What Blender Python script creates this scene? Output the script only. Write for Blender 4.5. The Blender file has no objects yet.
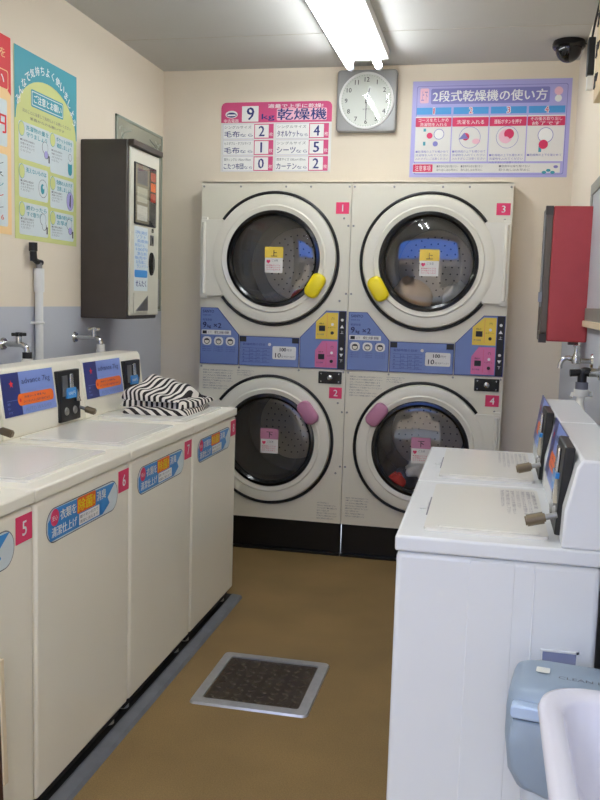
import bpy, bmesh, math, random
from mathutils import Vector, Matrix
PI = math.pi
SC = bpy.context.scene
COL = SC.collection

# ------------------------------------------------------------------ camera
def make_camera():
    yaw, pitch, roll, f = 0.2092, 0.1147, -0.0293, 869.27
    cy, sy, c, s, cr, sr = math.cos(yaw), math.sin(yaw), math.cos(pitch), math.sin(pitch), math.cos(roll), math.sin(roll)
    X = Vector((cy, sy, 0)); D = Vector((-c*sy, c*cy, -s)); U = Vector((-s*sy, s*cy, c))
    R = X*cr - U*sr; UP = X*sr + U*cr
    cam = bpy.data.cameras.new('camera')
    cam.sensor_fit = 'VERTICAL'; cam.sensor_height = 36; cam.lens = f/800*36
    cam.clip_start = 0.02
    o = bpy.data.objects.new('camera', cam); COL.objects.link(o)
    B = -D
    o.matrix_world = Matrix(((R.x, UP.x, B.x, 0), (R.y, UP.y, B.y, 0), (R.z, UP.z, B.z, 1.45), (0, 0, 0, 1)))
    SC.camera = o
make_camera()

# ------------------------------------------------------------------ light
TUBE_POWER = 30.0
SKY_POWER = 12.0
w = bpy.data.worlds.new('world'); SC.world = w; w.use_nodes = True
nt = w.node_tree
bg = nt.nodes['Background']; bg.inputs[0].default_value = (0.76, 0.86, 1.0, 1); bg.inputs[1].default_value = SKY_POWER
SC.view_settings.view_transform = 'Standard'
SC.view_settings.look = 'None'
SC.view_settings.exposure = 0.0
SC.view_settings.gamma = 1.0
SC.view_settings.use_curve_mapping = False

def portal(loc, direction, w_, h_):
    l = bpy.data.lights.new('daylight_portal', 'AREA'); l.shape = 'RECTANGLE'; l.size = w_; l.size_y = h_
    l.cycles.is_portal = True
    o = bpy.data.objects.new('daylight_portal', l); COL.objects.link(o); o.location = loc
    o.rotation_euler = Vector(direction).to_track_quat('-Z', 'Y').to_euler()
portal((-0.74, -0.69, 1.3), (0, 1, 0), 1.92, 2.6)

# ------------------------------------------------------------------ materials
def lin(c):
    return tuple((x/255/12.92 if x/255 <= .04045 else ((x/255+.055)/1.055)**2.4) for x in c) + (1,)
MATS = {}
def mat(name, rgb, rough=.5, metal=0, spec=.5, var=0, vscale=6, bump=0, bscale=200, coat=0, emit=None, estr=0):
    m = bpy.data.materials.new(name); m.use_nodes = True
    nt = m.node_tree; b = nt.nodes['Principled BSDF']
    col = lin(rgb)
    b.inputs['Base Color'].default_value = col
    b.inputs['Roughness'].default_value = rough; b.inputs['Metallic'].default_value = metal
    b.inputs['Specular IOR Level'].default_value = spec
    b.inputs['Coat Weight'].default_value = coat
    tc = nt.nodes.new('ShaderNodeTexCoord')
    if var:
        n = nt.nodes.new('ShaderNodeTexNoise'); n.inputs['Scale'].default_value = vscale; n.inputs['Detail'].default_value = 6
        nt.links.new(tc.outputs['Object'], n.inputs['Vector'])
        r = nt.nodes.new('ShaderNodeValToRGB')
        r.color_ramp.elements[0].position = .3; r.color_ramp.elements[1].position = .7
        r.color_ramp.elements[0].color = tuple(x*(1-var) for x in col[:3]) + (1,)
        r.color_ramp.elements[1].color = tuple(min(1, x*(1+var)) for x in col[:3]) + (1,)
        nt.links.new(n.outputs['Fac'], r.inputs['Fac']); nt.links.new(r.outputs['Color'], b.inputs['Base Color'])
    if bump:
        n = nt.nodes.new('ShaderNodeTexNoise'); n.inputs['Scale'].default_value = bscale; n.inputs['Detail'].default_value = 3
        nt.links.new(tc.outputs['Object'], n.inputs['Vector'])
        bp = nt.nodes.new('ShaderNodeBump'); bp.inputs['Strength'].default_value = bump; bp.inputs['Distance'].default_value = .003
        nt.links.new(n.outputs['Fac'], bp.inputs['Height']); nt.links.new(bp.outputs['Normal'], b.inputs['Normal'])
    if emit:
        b.inputs['Emission Color'].default_value = lin(emit); b.inputs['Emission Strength'].default_value = estr
    MATS[name] = m
    return m
def glass_mat(name, tint, rough=.02, ior=1.5):
    m = bpy.data.materials.new(name); m.use_nodes = True; nt = m.node_tree
    nt.nodes.remove(nt.nodes['Principled BSDF'])
    out = nt.nodes['Material Output']
    t = nt.nodes.new('ShaderNodeBsdfTransparent'); t.inputs[0].default_value = tint + (1,)
    g = nt.nodes.new('ShaderNodeBsdfGlossy'); g.inputs['Roughness'].default_value = rough
    # Schlick reflectance, the same from both faces of the pane
    lw = nt.nodes.new('ShaderNodeLayerWeight'); f0 = ((ior-1)/(ior+1))**2
    pw = nt.nodes.new('ShaderNodeMath'); pw.operation = 'POWER'; pw.inputs[1].default_value = 5; nt.links.new(lw.outputs['Facing'], pw.inputs[0])
    fr = nt.nodes.new('ShaderNodeMath'); fr.operation = 'MULTIPLY_ADD'; fr.inputs[1].default_value = 1-f0; fr.inputs[2].default_value = f0; nt.links.new(pw.outputs[0], fr.inputs[0])
    lw.inputs['Blend'].default_value = .5
    mx = nt.nodes.new('ShaderNodeMixShader')
    nt.links.new(fr.outputs[0], mx.inputs[0]); nt.links.new(t.outputs[0], mx.inputs[1]); nt.links.new(g.outputs[0], mx.inputs[2])
    nt.links.new(mx.outputs[0], out.inputs[0])
    return m
M_wall = mat('cream_wallpaper', (226, 214, 194), .85, var=.03, vscale=3, bump=.25, bscale=260)
M_blue = mat('blue_grey_wallpaper', (160, 165, 182), .8, var=.03, vscale=3, bump=.25, bscale=260)
M_ceil = mat('ceiling_board', (196, 195, 190), .9, var=.02, vscale=2, bump=.2, bscale=150)
M_front = mat('entrance_wall', (186, 180, 168), .9, var=.04)
M_conc = mat('grey_concrete', (104, 106, 110), .7, var=.18, vscale=9, bump=.3, bscale=60)
M_street = mat('street_asphalt', (122, 122, 124), .9, var=.1, vscale=3)
M_facade = mat('facade_render', (178, 156, 132), .9, var=.12, vscale=1.5)
M_awn = mat('blue_awning', (40, 90, 170), .7)
M_dry = mat('dryer_enamel', (224, 219, 200), .32, var=.012, vscale=4)
M_door = mat('door_enamel', (228, 224, 208), .28)
M_wash = mat('washer_enamel', (244, 239, 222), .28, var=.012, vscale=3)
M_washw = mat('white_washer_enamel', (233, 235, 234), .26, var=.01, vscale=3)
M_lid = mat('washer_lid', (238, 236, 226), .2)
M_black = mat('black_rubber', (18, 18, 18), .45)
M_blackg = mat('black_gloss', (14, 14, 16), .15)
M_plinth = mat('black_plinth_enamel', (13, 13, 14), .3)
M_dark = mat('dark_parts_and_gap_shade', (25, 24, 23), .8)  # near-black for dark parts, and for the shade painted under the washers
M_chrome = mat('chrome', (205, 205, 200), .18, 1)
M_steel = mat('stainless_steel', (150, 150, 148), .4, 1, var=.05, vscale=30)
M_drum = mat('drum_steel', (128, 124, 116), .4, .35)
M_drumback = mat('drum_back_plate', (206, 196, 176), .45, .3)
M_pblue = mat('panel_blue', (108, 128, 180), .35)
M_pblue2 = mat('panel_light_blue', (128, 150, 214), .35)
M_ink = mat('ink_navy', (22, 28, 84), .5)
M_navy = mat('navy_print', (36, 48, 116), .5)
M_dnavy = mat('navy_panel', (40, 52, 118), .3)
M_yel = mat('yellow_plastic', (236, 214, 20), .35)
M_yelk = mat('yellow_panel', (228, 196, 70), .4)
M_pink = mat('pink_plastic', (188, 126, 154), .4)
M_pinkk = mat('pink_panel', (206, 110, 154), .4)
M_mag = mat('magenta_label', (224, 56, 104), .45)
M_signpink = mat('sign_pink', (208, 78, 126), .5)
M_lpink = mat('pale_pink_print', (238, 190, 205), .5)
M_white = mat('white_print', (240, 240, 236), .5)
M_paper = mat('pale_paper', (228, 226, 220), .6)
M_print = mat('grey_print', (110, 110, 118), .6)
M_blk = mat('black_print', (30, 30, 34), .6)
M_lav = mat('lavender_sheet', (174, 170, 222), .5)
M_lav2 = mat('lavender_dark', (124, 122, 188), .5)
M_sky = mat('poster_blue', (70, 150, 212), .5)
M_crim = mat('crimson_print', (206, 44, 92), .5)
M_teal = mat('teal_print', (66, 156, 172), .5)
M_lime = mat('lime_sheet', (208, 214, 140), .55)
M_pale = mat('pale_blue_paper', (214, 224, 226), .55)
M_red = mat('red_print', (216, 40, 48), .5)
M_orange = mat('orange_label', (240, 112, 30), .4)
M_peach = mat('peach_sheet', (244, 208, 150), .55)
M_stick = mat('sticker_blue', (54, 140, 210), .3)
M_brown = mat('brown_box_enamel', (62, 54, 47), .4, var=.06, vscale=12, bump=.1, bscale=300)
M_boxface = mat('box_face_cream', (206, 203, 186), .4)
M_amber = mat('red_price_strip', (196, 72, 48), .5)
M_mirror = mat('mirror_glass', (186, 190, 176), .08, .55)
M_mirredge = mat('mirror_etching', (140, 150, 138), .5)
M_cabframe = mat('cabinet_frame', (104, 92, 80), .5)
M_redbox = mat('red_enamel', (184, 66, 68), .38, var=.05, vscale=14)
M_silver = mat('clock_silver', (158, 158, 156), .42, .35)
M_dial = mat('clock_dial', (222, 226, 216), .5)
M_pvc = mat('white_pvc', (226, 224, 214), .35)
M_pvcgrey = mat('pipe_paint', (226, 226, 222), .5)
M_brass = mat('bronze_barrel', (120, 108, 88), .38, .8)
M_bin = mat('bin_blue_grey', (150, 166, 182), .42, var=.02)
M_binl = mat('bin_light_blue', (186, 206, 232), .4)
M_binb = mat('bin_body_pale', (206, 214, 222), .45)
M_ceramic = mat('white_ceramic', (226, 224, 232), .16)
M_wood = mat('dark_brown_wood', (72, 40, 26), .5, var=.25, vscale=20)
M_edge = mat('cream_edging', (226, 208, 176), .5)
M_board = mat('beige_board', (206, 186, 148), .7, var=.05, vscale=20)
M_smoke = mat('smoked_dome', (12, 12, 14), .08)
M_recess = mat('recess_shade_grey', (150, 156, 186), .5)
M_wglass = glass_mat('display_glass', (.95, .95, .93), ior=1.12)
M_frame = mat('window_aluminium', (142, 142, 132), .5, .2)
M_pane = mat('frosted_pane', (190, 200, 204), .35)
M_fix = mat('fixture_white', (236, 236, 232), .4)
M_tube = mat('lit_tube', (255, 255, 255), .5, emit=(245, 250, 255), estr=TUBE_POWER)
M_glass = glass_mat('door_glass', (.93, .94, .94), ior=1.8)
M_cglass = glass_mat('clock_glass', (.97, .97, .97), ior=1.45)
M_capclear = mat('tube_end_cap', (225, 228, 240), .4)
M_lgrey = mat('light_grey_foot', (170, 170, 165), .6)
M_sole = mat('towel_grey', (96, 100, 112), .9, bump=.5, bscale=120)
M_tred = mat('red_cloth', (190, 50, 44), .9, bump=.5, bscale=120)
M_twhite = mat('white_cloth', (222, 218, 210), .9, bump=.5, bscale=120)
M_tpeach = mat('peach_cloth', (226, 190, 150), .9, bump=.5, bscale=120)

def carpet():
    m = mat('brown_floor', (150, 120, 74), .8)
    nt = m.node_tree; b = nt.nodes['Principled BSDF']; tc = nt.nodes.new('ShaderNodeTexCoord')
    n1 = nt.nodes.new('ShaderNodeTexNoise'); n1.inputs['Scale'].default_value = 2.2; n1.inputs['Detail'].default_value = 5
    n2 = nt.nodes.new('ShaderNodeTexNoise'); n2.inputs['Scale'].default_value = 240; n2.inputs['Detail'].default_value = 2
    nt.links.new(tc.outputs['Object'], n1.inputs[0]); nt.links.new(tc.outputs['Object'], n2.inputs[0])
    r1 = nt.nodes.new('ShaderNodeValToRGB'); r1.color_ramp.elements[0].position = .3; r1.color_ramp.elements[1].position = .7
    r1.color_ramp.elements[0].color = lin((120, 96, 55)); r1.color_ramp.elements[1].color = lin((137, 110, 65))
    r2 = nt.nodes.new('ShaderNodeValToRGB'); r2.color_ramp.elements[0].position = .25; r2.color_ramp.elements[1].position = .75
    r2.color_ramp.elements[0].color = (.72, .72, .72, 1); r2.color_ramp.elements[1].color = (1.15, 1.15, 1.15, 1)
    mx = nt.nodes.new('ShaderNodeMixRGB'); mx.blend_type = 'MULTIPLY'; mx.inputs[0].default_value = 1
    nt.links.new(n1.outputs[0], r1.inputs[0]); nt.links.new(n2.outputs[0], r2.inputs[0])
    nt.links.new(r1.outputs[0], mx.inputs[1]); nt.links.new(r2.outputs[0], mx.inputs[2]); nt.links.new(mx.outputs[0], b.inputs['Base Color'])
    bp = nt.nodes.new('ShaderNodeBump'); bp.inputs['Strength'].default_value = .5; bp.inputs['Distance'].default_value = .002
    nt.links.new(n2.outputs[0], bp.inputs['Height']); nt.links.new(bp.outputs[0], b.inputs['Normal'])
    return m
M_floor = carpet()

def two_tone_wall():
    # cream above, blue-grey wainscot below z = 1.388 (world z equals object z on the walls)
    m = bpy.data.materials.new('two_tone_wallpaper'); m.use_nodes = True; nt = m.node_tree; b = nt.nodes['Principled BSDF']
    tc = nt.nodes.new('ShaderNodeTexCoord'); sx = nt.nodes.new('ShaderNodeSeparateXYZ'); nt.links.new(tc.outputs['Object'], sx.inputs[0])
    lt = nt.nodes.new('ShaderNodeMath'); lt.operation = 'LESS_THAN'; lt.inputs[1].default_value = 1.388; nt.links.new(sx.outputs[2], lt.inputs[0])
    n = nt.nodes.new('ShaderNodeTexNoise'); n.inputs['Scale'].default_value = 260; nt.links.new(tc.outputs['Object'], n.inputs[0])
    mx = nt.nodes.new('ShaderNodeMixRGB'); mx.inputs[1].default_value = lin((226, 214, 194)); mx.inputs[2].default_value = lin((186, 189, 197))
    nt.links.new(lt.outputs[0], mx.inputs[0]); nt.links.new(mx.outputs[0], b.inputs['Base Color'])
    bp = nt.nodes.new('ShaderNodeBump'); bp.inputs['Strength'].default_value = .25; bp.inputs['Distance'].default_value = .002
    nt.links.new(n.outputs[0], bp.inputs['Height']); nt.links.new(bp.outputs[0], b.inputs['Normal']); b.inputs['Roughness'].default_value = .85
    return m
M_two = two_tone_wall()

def stripes():
    m = mat('striped_cloth', (230, 226, 216), .9); nt = m.node_tree; b = nt.nodes['Principled BSDF']
    at = nt.nodes.new('ShaderNodeAttribute'); at.attribute_name = 'stripe'
    fr = nt.nodes.new('ShaderNodeMath'); fr.operation = 'FRACT'; nt.links.new(at.outputs['Fac'], fr.inputs[0])
    gt = nt.nodes.new('ShaderNodeMath'); gt.operation = 'GREATER_THAN'; gt.inputs[1].default_value = .5; nt.links.new(fr.outputs[0], gt.inputs[0])
    mx = nt.nodes.new('ShaderNodeMixRGB'); mx.inputs[1].default_value = lin((228, 222, 212)); mx.inputs[2].default_value = lin((34, 28, 28))
    nt.links.new(gt.outputs[0], mx.inputs[0]); nt.links.new(mx.outputs[0], b.inputs['Base Color'])
    return m
M_stripe = stripes()

# ------------------------------------------------------------------ mesh building
class Fr:
    def __init__(s, o, u, v):
        s.o = Vector(o); s.u = Vector(u).normalized(); s.v = Vector(v).normalized(); s.n = s.u.cross(s.v)
    def p(s, a, b, c=0): return s.o + s.u*a + s.v*b + s.n*c
    def sub(s, a, b, c=0, ang=0):
        ca, sa = math.cos(ang), math.sin(ang)
        return Fr(s.p(a, b, c), s.u*ca + s.v*sa, s.v*ca - s.u*sa)
FONT = {}
def glyphs(t, bold):
    k = (t, bold)
    if k not in FONT:
        cu = bpy.data.curves.new('t', 'FONT'); cu.body = t; cu.offset = bold; cu.resolution_u = 2
        ob = bpy.data.objects.new('t', cu); me = ob.to_mesh()
        vs = [(v.co.x, v.co.y) for v in me.vertices]; fs = [tuple(p.vertices) for p in me.polygons]
        ob.to_mesh_clear(); bpy.data.objects.remove(ob); bpy.data.curves.remove(cu)
        FONT[k] = (vs, fs)
    return FONT[k]
class MB:
    def __init__(s): s.v = []; s.f = []; s.mi = []; s.mats = []
    def add(s, vs, fs, m):
        if m not in s.mats: s.mats.append(m)
        i = s.mats.index(m); k = len(s.v)
        s.v += [tuple(x) for x in vs]
        for f in fs: s.f.append(tuple(j+k for j in f)); s.mi.append(i)
    def box(s, a, b, m):
        x0, y0, z0 = a; x1, y1, z1 = b
        s.add([(x0, y0, z0), (x1, y0, z0), (x1, y1, z0), (x0, y1, z0), (x0, y0, z1), (x1, y0, z1), (x1, y1, z1), (x0, y1, z1)],
              [(0, 3, 2, 1), (4, 5, 6, 7), (0, 1, 5, 4), (1, 2, 6, 5), (2, 3, 7, 6), (3, 0, 4, 7)], m)
    def prism(s, fr, poly, c0, c1, m):
        n = len(poly)
        s.add([fr.p(a, b, c0) for a, b in poly] + [fr.p(a, b, c1) for a, b in poly],
              [tuple(range(n))[::-1], tuple(range(n, 2*n))] + [(i, (i+1) % n, n+(i+1) % n, n+i) for i in range(n)], m)
    def flat(s, fr, poly, c, m): s.add([fr.p(a, b, c) for a, b in poly], [tuple(range(len(poly)))], m)
    def rect(s, fr, a0, b0, a1, b1, c, m): s.flat(fr, [(a0, b0), (a1, b0), (a1, b1), (a0, b1)], c, m)
    def disc(s, fr, a, b, r, c, m, n=32, ry=None):
        s.flat(fr, [(a+r*math.cos(2*PI*i/n), b+(ry or r)*math.sin(2*PI*i/n)) for i in range(n)], c, m)
    def ringflat(s, fr, a, b, r0, r1, c, m, n=48):
        P = [(math.cos(2*PI*i/n), math.sin(2*PI*i/n)) for i in range(n)]
        s.add([fr.p(a+r0*x, b+r0*y, c) for x, y in P] + [fr.p(a+r1*x, b+r1*y, c) for x, y in P], [(i, (i+1) % n, n+(i+1) % n, n+i) for i in range(n)], m)
    def text(s, fr, t, a, b, h, m, c=.0006, w=None, al='L', bold=.0):
        vs, fs = glyphs(t, 0)
        if not vs: return
        if bold: s.text(fr, t, a, b, h, m, c, w, al, 0); a += bold*4*h; b += bold*2*h; c += .0002
        x0 = min(x for x, y in vs); x1 = max(x for x, y in vs); y0 = min(y for x, y in vs); y1 = max(y for x, y in vs)
        k = h/max(y1-y0, 1e-6); kx = k if w is None else w/max(x1-x0, 1e-6)
        W = (x1-x0)*kx; off = {'L': 0, 'C': -W/2, 'R': -W}[al]
        s.add([fr.p(a+off+(x-x0)*kx, b+(y-y0)*k, c) for x, y in vs], fs, m)
    def tube(s, pts, r, m, n=10, closed=False, caps=True):
        pts = [Vector(p) for p in pts]; N = len(pts); rr = r if isinstance(r, (list, tuple)) else [r]*N
        vs = []; prev = None
        for i, p in enumerate(pts):
            if closed: t = (pts[(i+1) % N] - pts[i-1])
            else: t = pts[min(i+1, N-1)] - pts[max(i-1, 0)]
            t.normalize()
            if prev is None:
                a = Vector((0, 0, 1)) if abs(t.z) < .9 else Vector((1, 0, 0)); x = t.cross(a).normalized()
            else: x = (prev - t*prev.dot(t)).normalized()
            prev = x; y = t.cross(x)
            vs += [p + (x*math.cos(2*PI*k/n) + y*math.sin(2*PI*k/n))*rr[i] for k in range(n)]
        fs = []
        for i in range(N if closed else N-1):
            j = (i+1) % N
            fs += [(i*n+k, i*n+(k+1) % n, j*n+(k+1) % n, j*n+k) for k in range(n)]
        if caps and not closed: fs += [tuple(range(n))[::-1], tuple(range((N-1)*n, N*n))]
        s.add(vs, fs, m)
    def cyl(s, p0, p1, r, m, n=20, r1=None): s.tube([p0, p1], [r, r if r1 is None else r1], m, n)
    def lathe(s, fr, prof, m, n=48, a=0, b=0, close=False, sy=1):
        vs = []; K = len(prof)
        for i in range(n):
            t = 2*PI*i/n
            vs += [fr.p(a+r*math.cos(t), b+sy*r*math.sin(t), h) for r, h in prof]
        fs = []
        for i in range(n):
            j = (i+1) % n
            fs += [(i*K+k, j*K+k, j*K+(k+1) % K, i*K+(k+1) % K) for k in range(K if close else K-1)]
        s.add(vs, fs, m)
    def holeplate(s, fr, rc, ce, R, c, m, n=72):
        a0, b0, a1, b1 = rc; ca, cb = ce
        angs = [2*PI*i/n for i in range(n)] + [math.atan2(y-cb, x-ca) % (2*PI) for x in (a0, a1) for y in (b0, b1)]
        angs = sorted(set(round(x, 6) for x in angs)); inn = []; out = []
        for t in angs:
            x, y = math.cos(t), math.sin(t); k = 1e9
            if x > 1e-9: k = min(k, (a1-ca)/x)
            if x < -1e-9: k = min(k, (a0-ca)/x)
            if y > 1e-9: k = min(k, (b1-cb)/y)
            if y < -1e-9: k = min(k, (b0-cb)/y)
            inn.append(fr.p(ca+R*x, cb+R*y, c)); out.append(fr.p(ca+k*x, cb+k*y, c))
        N = len(angs)
        s.add(inn+out, [(i, (i+1) % N, N+(i+1) % N, N+i) for i in range(N)], m)
    def loft(s, rings, m, cap0=True, cap1=True):
        n = len(rings[0]); vs = [p for r in rings for p in r]; fs = []
        for i in range(len(rings)-1): fs += [(i*n+k, i*n+(k+1) % n, (i+1)*n+(k+1) % n, (i+1)*n+k) for k in range(n)]
        if cap0: fs.append(tuple(range(n))[::-1])
        if cap1: fs.append(tuple(range((len(rings)-1)*n, len(rings)*n)))
        s.add(vs, fs, m)
    def build(s, name, parent=None, bevel=0, seg=2, loc=None, smooth=True, ang=35, subsurf=0, weld=False):
        me = bpy.data.meshes.new(name); me.from_pydata(s.v, [], s.f); me.polygons.foreach_set('material_index', s.mi)
        for m in s.mats: me.materials.append(m)
        bm = bmesh.new(); bm.from_mesh(me)
        if weld: bmesh.ops.remove_doubles(bm, verts=bm.verts, dist=1e-5)
        bmesh.ops.recalc_face_normals(bm, faces=bm.faces); bm.to_mesh(me); bm.free()
        if smooth:
            me.polygons.foreach_set('use_smooth', [True]*len(me.polygons)); me.set_sharp_from_angle(angle=math.radians(ang))
        o = bpy.data.objects.new(name, me); COL.objects.link(o)
        if parent: o.parent = parent
        if loc: o.location = loc
        if bevel:
            b = o.modifiers.new('bevel', 'BEVEL'); b.width = bevel; b.segments = seg; b.limit_method = 'ANGLE'; b.angle_limit = .6; b.harden_normals = False
        if subsurf:
            b = o.modifiers.new('sub', 'SUBSURF'); b.levels = subsurf; b.render_levels = subsurf
        return o
def rrect(a0, b0, a1, b1, r, n=5):
    out = []
    for cx, cy, t0 in ((a1-r, b0+r, -PI/2), (a1-r, b1-r, 0), (a0+r, b1-r, PI/2), (a0+r, b0+r, PI)):
        out += [(cx+r*math.cos(t0+PI/2*i/n), cy+r*math.sin(t0+PI/2*i/n)) for i in range(n+1)]
    return out
def thing(name, label, cat, loc=(0, 0, 0), rz=0, group=None):
    o = bpy.data.objects.new(name, None); COL.objects.link(o); o.empty_display_size = .1
    o.location = loc; o.rotation_euler = (0, 0, rz); return tag(o, label, cat, group)
def tag(o, label, cat, group=None):
    o['label'] = label; o['category'] = cat
    if group: o['group'] = group
    return o
def struct(o, kind='structure'): o['kind'] = kind; return o
def at_pts(pts, n=8):
    # Catmull-Rom through points
    P = [Vector(p) for p in pts]; P = [P[0]] + P + [P[-1]]; out = []
    for i in range(1, len(P)-2):
        for k in range(n):
            t = k/n; a, b, c, d = P[i-1], P[i], P[i+1], P[i+2]
            out.append(.5*((2*b) + (c-a)*t + (2*a-5*b+4*c-d)*t*t + (3*b-a-3*c+d)*t**3))
    out.append(P[-2]); return out

# ------------------------------------------------------------------ the room
XL, XR, YB, ZC, YF = -1.9, 0.398, 4.903, 2.734, -0.7
def slab(name, a, b, m):
    q = MB(); q.box(a, b, m); return struct(q.build(name, smooth=False))
slab('floor', (XL-.1, YF-.1, -.1), (XR+.1, YB+.95, 0), M_floor)
slab('wall_left', (XL-.1, YF, 0), (XL, YB, ZC), M_two)
slab('wall_right', (XR, YF, 0), (XR+.1, YB, ZC), M_two)
q = MB()   # the dryers are built into an opening of the back wall
q.box((XL-.1, YB, 0), (-1.62, YB+.1, ZC), M_wall); q.box((.102, YB, 0), (XR+.1, YB+.1, ZC), M_wall); q.box((-1.62, YB, 2.1), (.102, YB+.1, ZC), M_wall)
struct(q.build('wall_back', smooth=False))
q = MB()
q.box((XL-.1, YF-.1, ZC), (XR+.1, YB+.1, ZC+.1), M_ceil)
struct(q.build('ceiling', smooth=False))
q = MB()   # wall with the shop's entrance, behind the camera
q.box((XL, YF-.08, 0), (-1.7, YF, ZC), M_front); q.box((.22, YF-.08, 0), (XR, YF, ZC), M_front); q.box((-1.7, YF-.08, 2.6), (.22, YF, ZC), M_front)
struct(q.build('wall_front', smooth=False))
q = MB()
for y in (4.3, 3.1, 1.9, .7): q.box((XL, y-.002, ZC-.0015), (XR, y+.002, ZC+.01), M_front)
struct(q.build('trim_1', smooth=False))
# raised grey concrete strip the washers stand on
q = MB(); q.prism(Fr((0, 0, 0), (1, 0, 0), (0, 0, 1)), [(-1.15, 0), (-1.098, 0), (-1.106, .012), (-1.15, .016)], .7, -3.955, M_conc)
q.box((XL, -.7, 0), (-1.15, 3.95, .016), M_dark)  # floor under the washers coloured dark to stand for their shade
struct(q.build('trim_2', smooth=False))
# street in front of the shop, with the house across it
slab('ground', (-14, -14, -.14), (14, YF-.1, -.04), M_street)
def facade():
    r = thing('shop_building', 'pale building across the street with a blue awning', 'building', (-1.2, -5.6, 0))
    q = MB(); q.box((-6, -3, -.05), (6, 0, 5), M_facade); q.build('wall', r, smooth=False)
    q = MB(); q.prism(Fr((0, 0, 0), (0, 1, 0), (0, 0, 1)), [(0, 2.7), (.9, 2.25), (.9, 2.32), (0, 3.8)], -3, 3, M_awn); q.build('awning', r, smooth=False)
    for x in (-2, .8):
        q = MB(); q.box((x, -.02, .8), (x+1.5, .02, 2.0), M_dark); q.build('window', r, smooth=False)
facade()
# window at the near end of the right wall
q = MB()
fw = Fr((XR, 0, 0), (0, -1, 0), (0, 0, 1))
for rc in ((-3.80, 1.40, -2.6, 1.45), (-3.80, 1.905, -2.6, 1.95), (-3.80, 1.45, -3.75, 1.905), (-2.65, 1.45, -2.6, 1.905), (-3.22, 1.45, -3.18, 1.905)):
    q.prism(fw, [(rc[0], rc[1]), (rc[2], rc[1]), (rc[2], rc[3]), (rc[0], rc[3])], 0, .014, M_frame)
wn = struct(q.build('window_1', bevel=.003))
q = MB(); q.prism(fw, [(-3.76, 1.44), (-2.64, 1.44), (-2.64, 1.92), (-3.76, 1.92)], .002, .008, M_pane); q.build('pane', wn)
q = MB(); q.prism(fw, [(-3.86, 1.375), (-2.56, 1.375), (-2.56, 1.4), (-3.86, 1.4)], 0, .022, M_edge); q.build('window_sill', wn, bevel=.003)

# ------------------------------------------------------------------ tumble dryers
FB = lambda o=(0, 0, 0): Fr(o, (1, 0, 0), (0, 0, 1))           # faces -Y (towards the entrance)
DW, DD = .8587, 4.783
ZU, ZLO = 1.672, .650
def dryer_door(root, zc, hinge, hmat, char, ang, nm, mir):
    f = FB((0, -.002, zc))
    R = .366
    # door plate with a tab running out to the hinge side
    q = MB()
    prof = [(.262, .012), (.268, .024), (.292, .03), (.300, .024), (.335, .026), (.352, .022), (.358, .004), (.358, -.0), (.262, -.0)]
    q.lathe(f, prof, M_door, 96, close=True)
    s = hinge
    d = q.build('door', root, ang=40)
    q = MB()
    a0, a1 = sorted((s*.425, s*.29)); q.prism(f, rrect(a0, -.213, a1, .213, .004, 2), .001, .0215, M_door)
    q.cyl(f.p(s*.404, -.20, .022), f.p(s*.404, .20, .022), .011, M_door, 12)
    for z in (-.215, .215):
        q.box(tuple(f.p(s*.404-.018, z-.012, 0)), tuple(f.p(s*.404+.018, z+.012, .02)), M_door)
    q.build('hinge', d, bevel=.002)
    # black seal groove around the door, open at the hinge
    h = math.acos(.78)
    t0 = PI if s < 0 else 0
    q = MB(); N = 72
    q.tube([f.p(R*math.cos(t), R*math.sin(t), .004) for t in [t0 + h*.93 + (2*PI-2*h*.93)*i/N for i in range(N+1)]], .0085, M_black, 8)
    q.build('seal', d)
    q = MB(); q.lathe(f, [(.236, .002), (.238, .022), (.250, .032), (.264, .03), (.272, .018), (.272, .0)], M_blackg, 96); q.build('glass_rim', d)
    q = MB(); Rg = .24; pr = [(Rg*math.sin(k/8*PI/2), .006 + .014*math.cos(k/8*PI/2)) for k in range(9)]
    q.lathe(f, pr, M_glass, 64); q.build('glass', d)
    # handle
    g = f.sub(.262*math.cos(ang), .262*math.sin(ang), .03, 0)
    tilt = (ang - PI/2 if ang > 0 else ang + PI/2)
    tl = ang
    hr = .285 if s < 0 else .303
    g = f.sub(hr*math.cos(ang), hr*math.sin(ang), .026, tl)
    q = MB(); rings = []
    for sc, c in ((1, 0), (1, .018), (.96, .026), (.85, .031), (.5, .034)):
        rings.append([g.p(x*sc, y*sc, c) for x, y in rrect(-.042, -.071, .042, .071, .036, 6)])
    q.loft(rings, hmat); q.build('handle', d, ang=50)
    # notice on the glass
    g = f.sub(.006, -.008, .0215)
    q = MB(); y_ = M_yelk if char == '上' else M_pink
    q.rect(g, -.051, -.068, .051, .066, 0, M_paper); q.rect(g, -.053, .014, .053, .075, .0006, y_)
    q.text(g, char, 0, .022, .034, M_blk, .0012, al='C', bold=.01)
    q.text(g, '♥', -.042, -.018, .02, M_mag, .0012)
    q.text(g, 'ご注意', -.012, -.006, .012, M_print, .0012)
    for i, t in enumerate(('乾燥機のドアは', '必ず閉めてから', 'コインを入れる')): q.text(g, t, -.042, -.031-.012*i, .008, M_crim, .0012, w=.08)
    q.build('notice', d)
    # number
    return d

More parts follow.
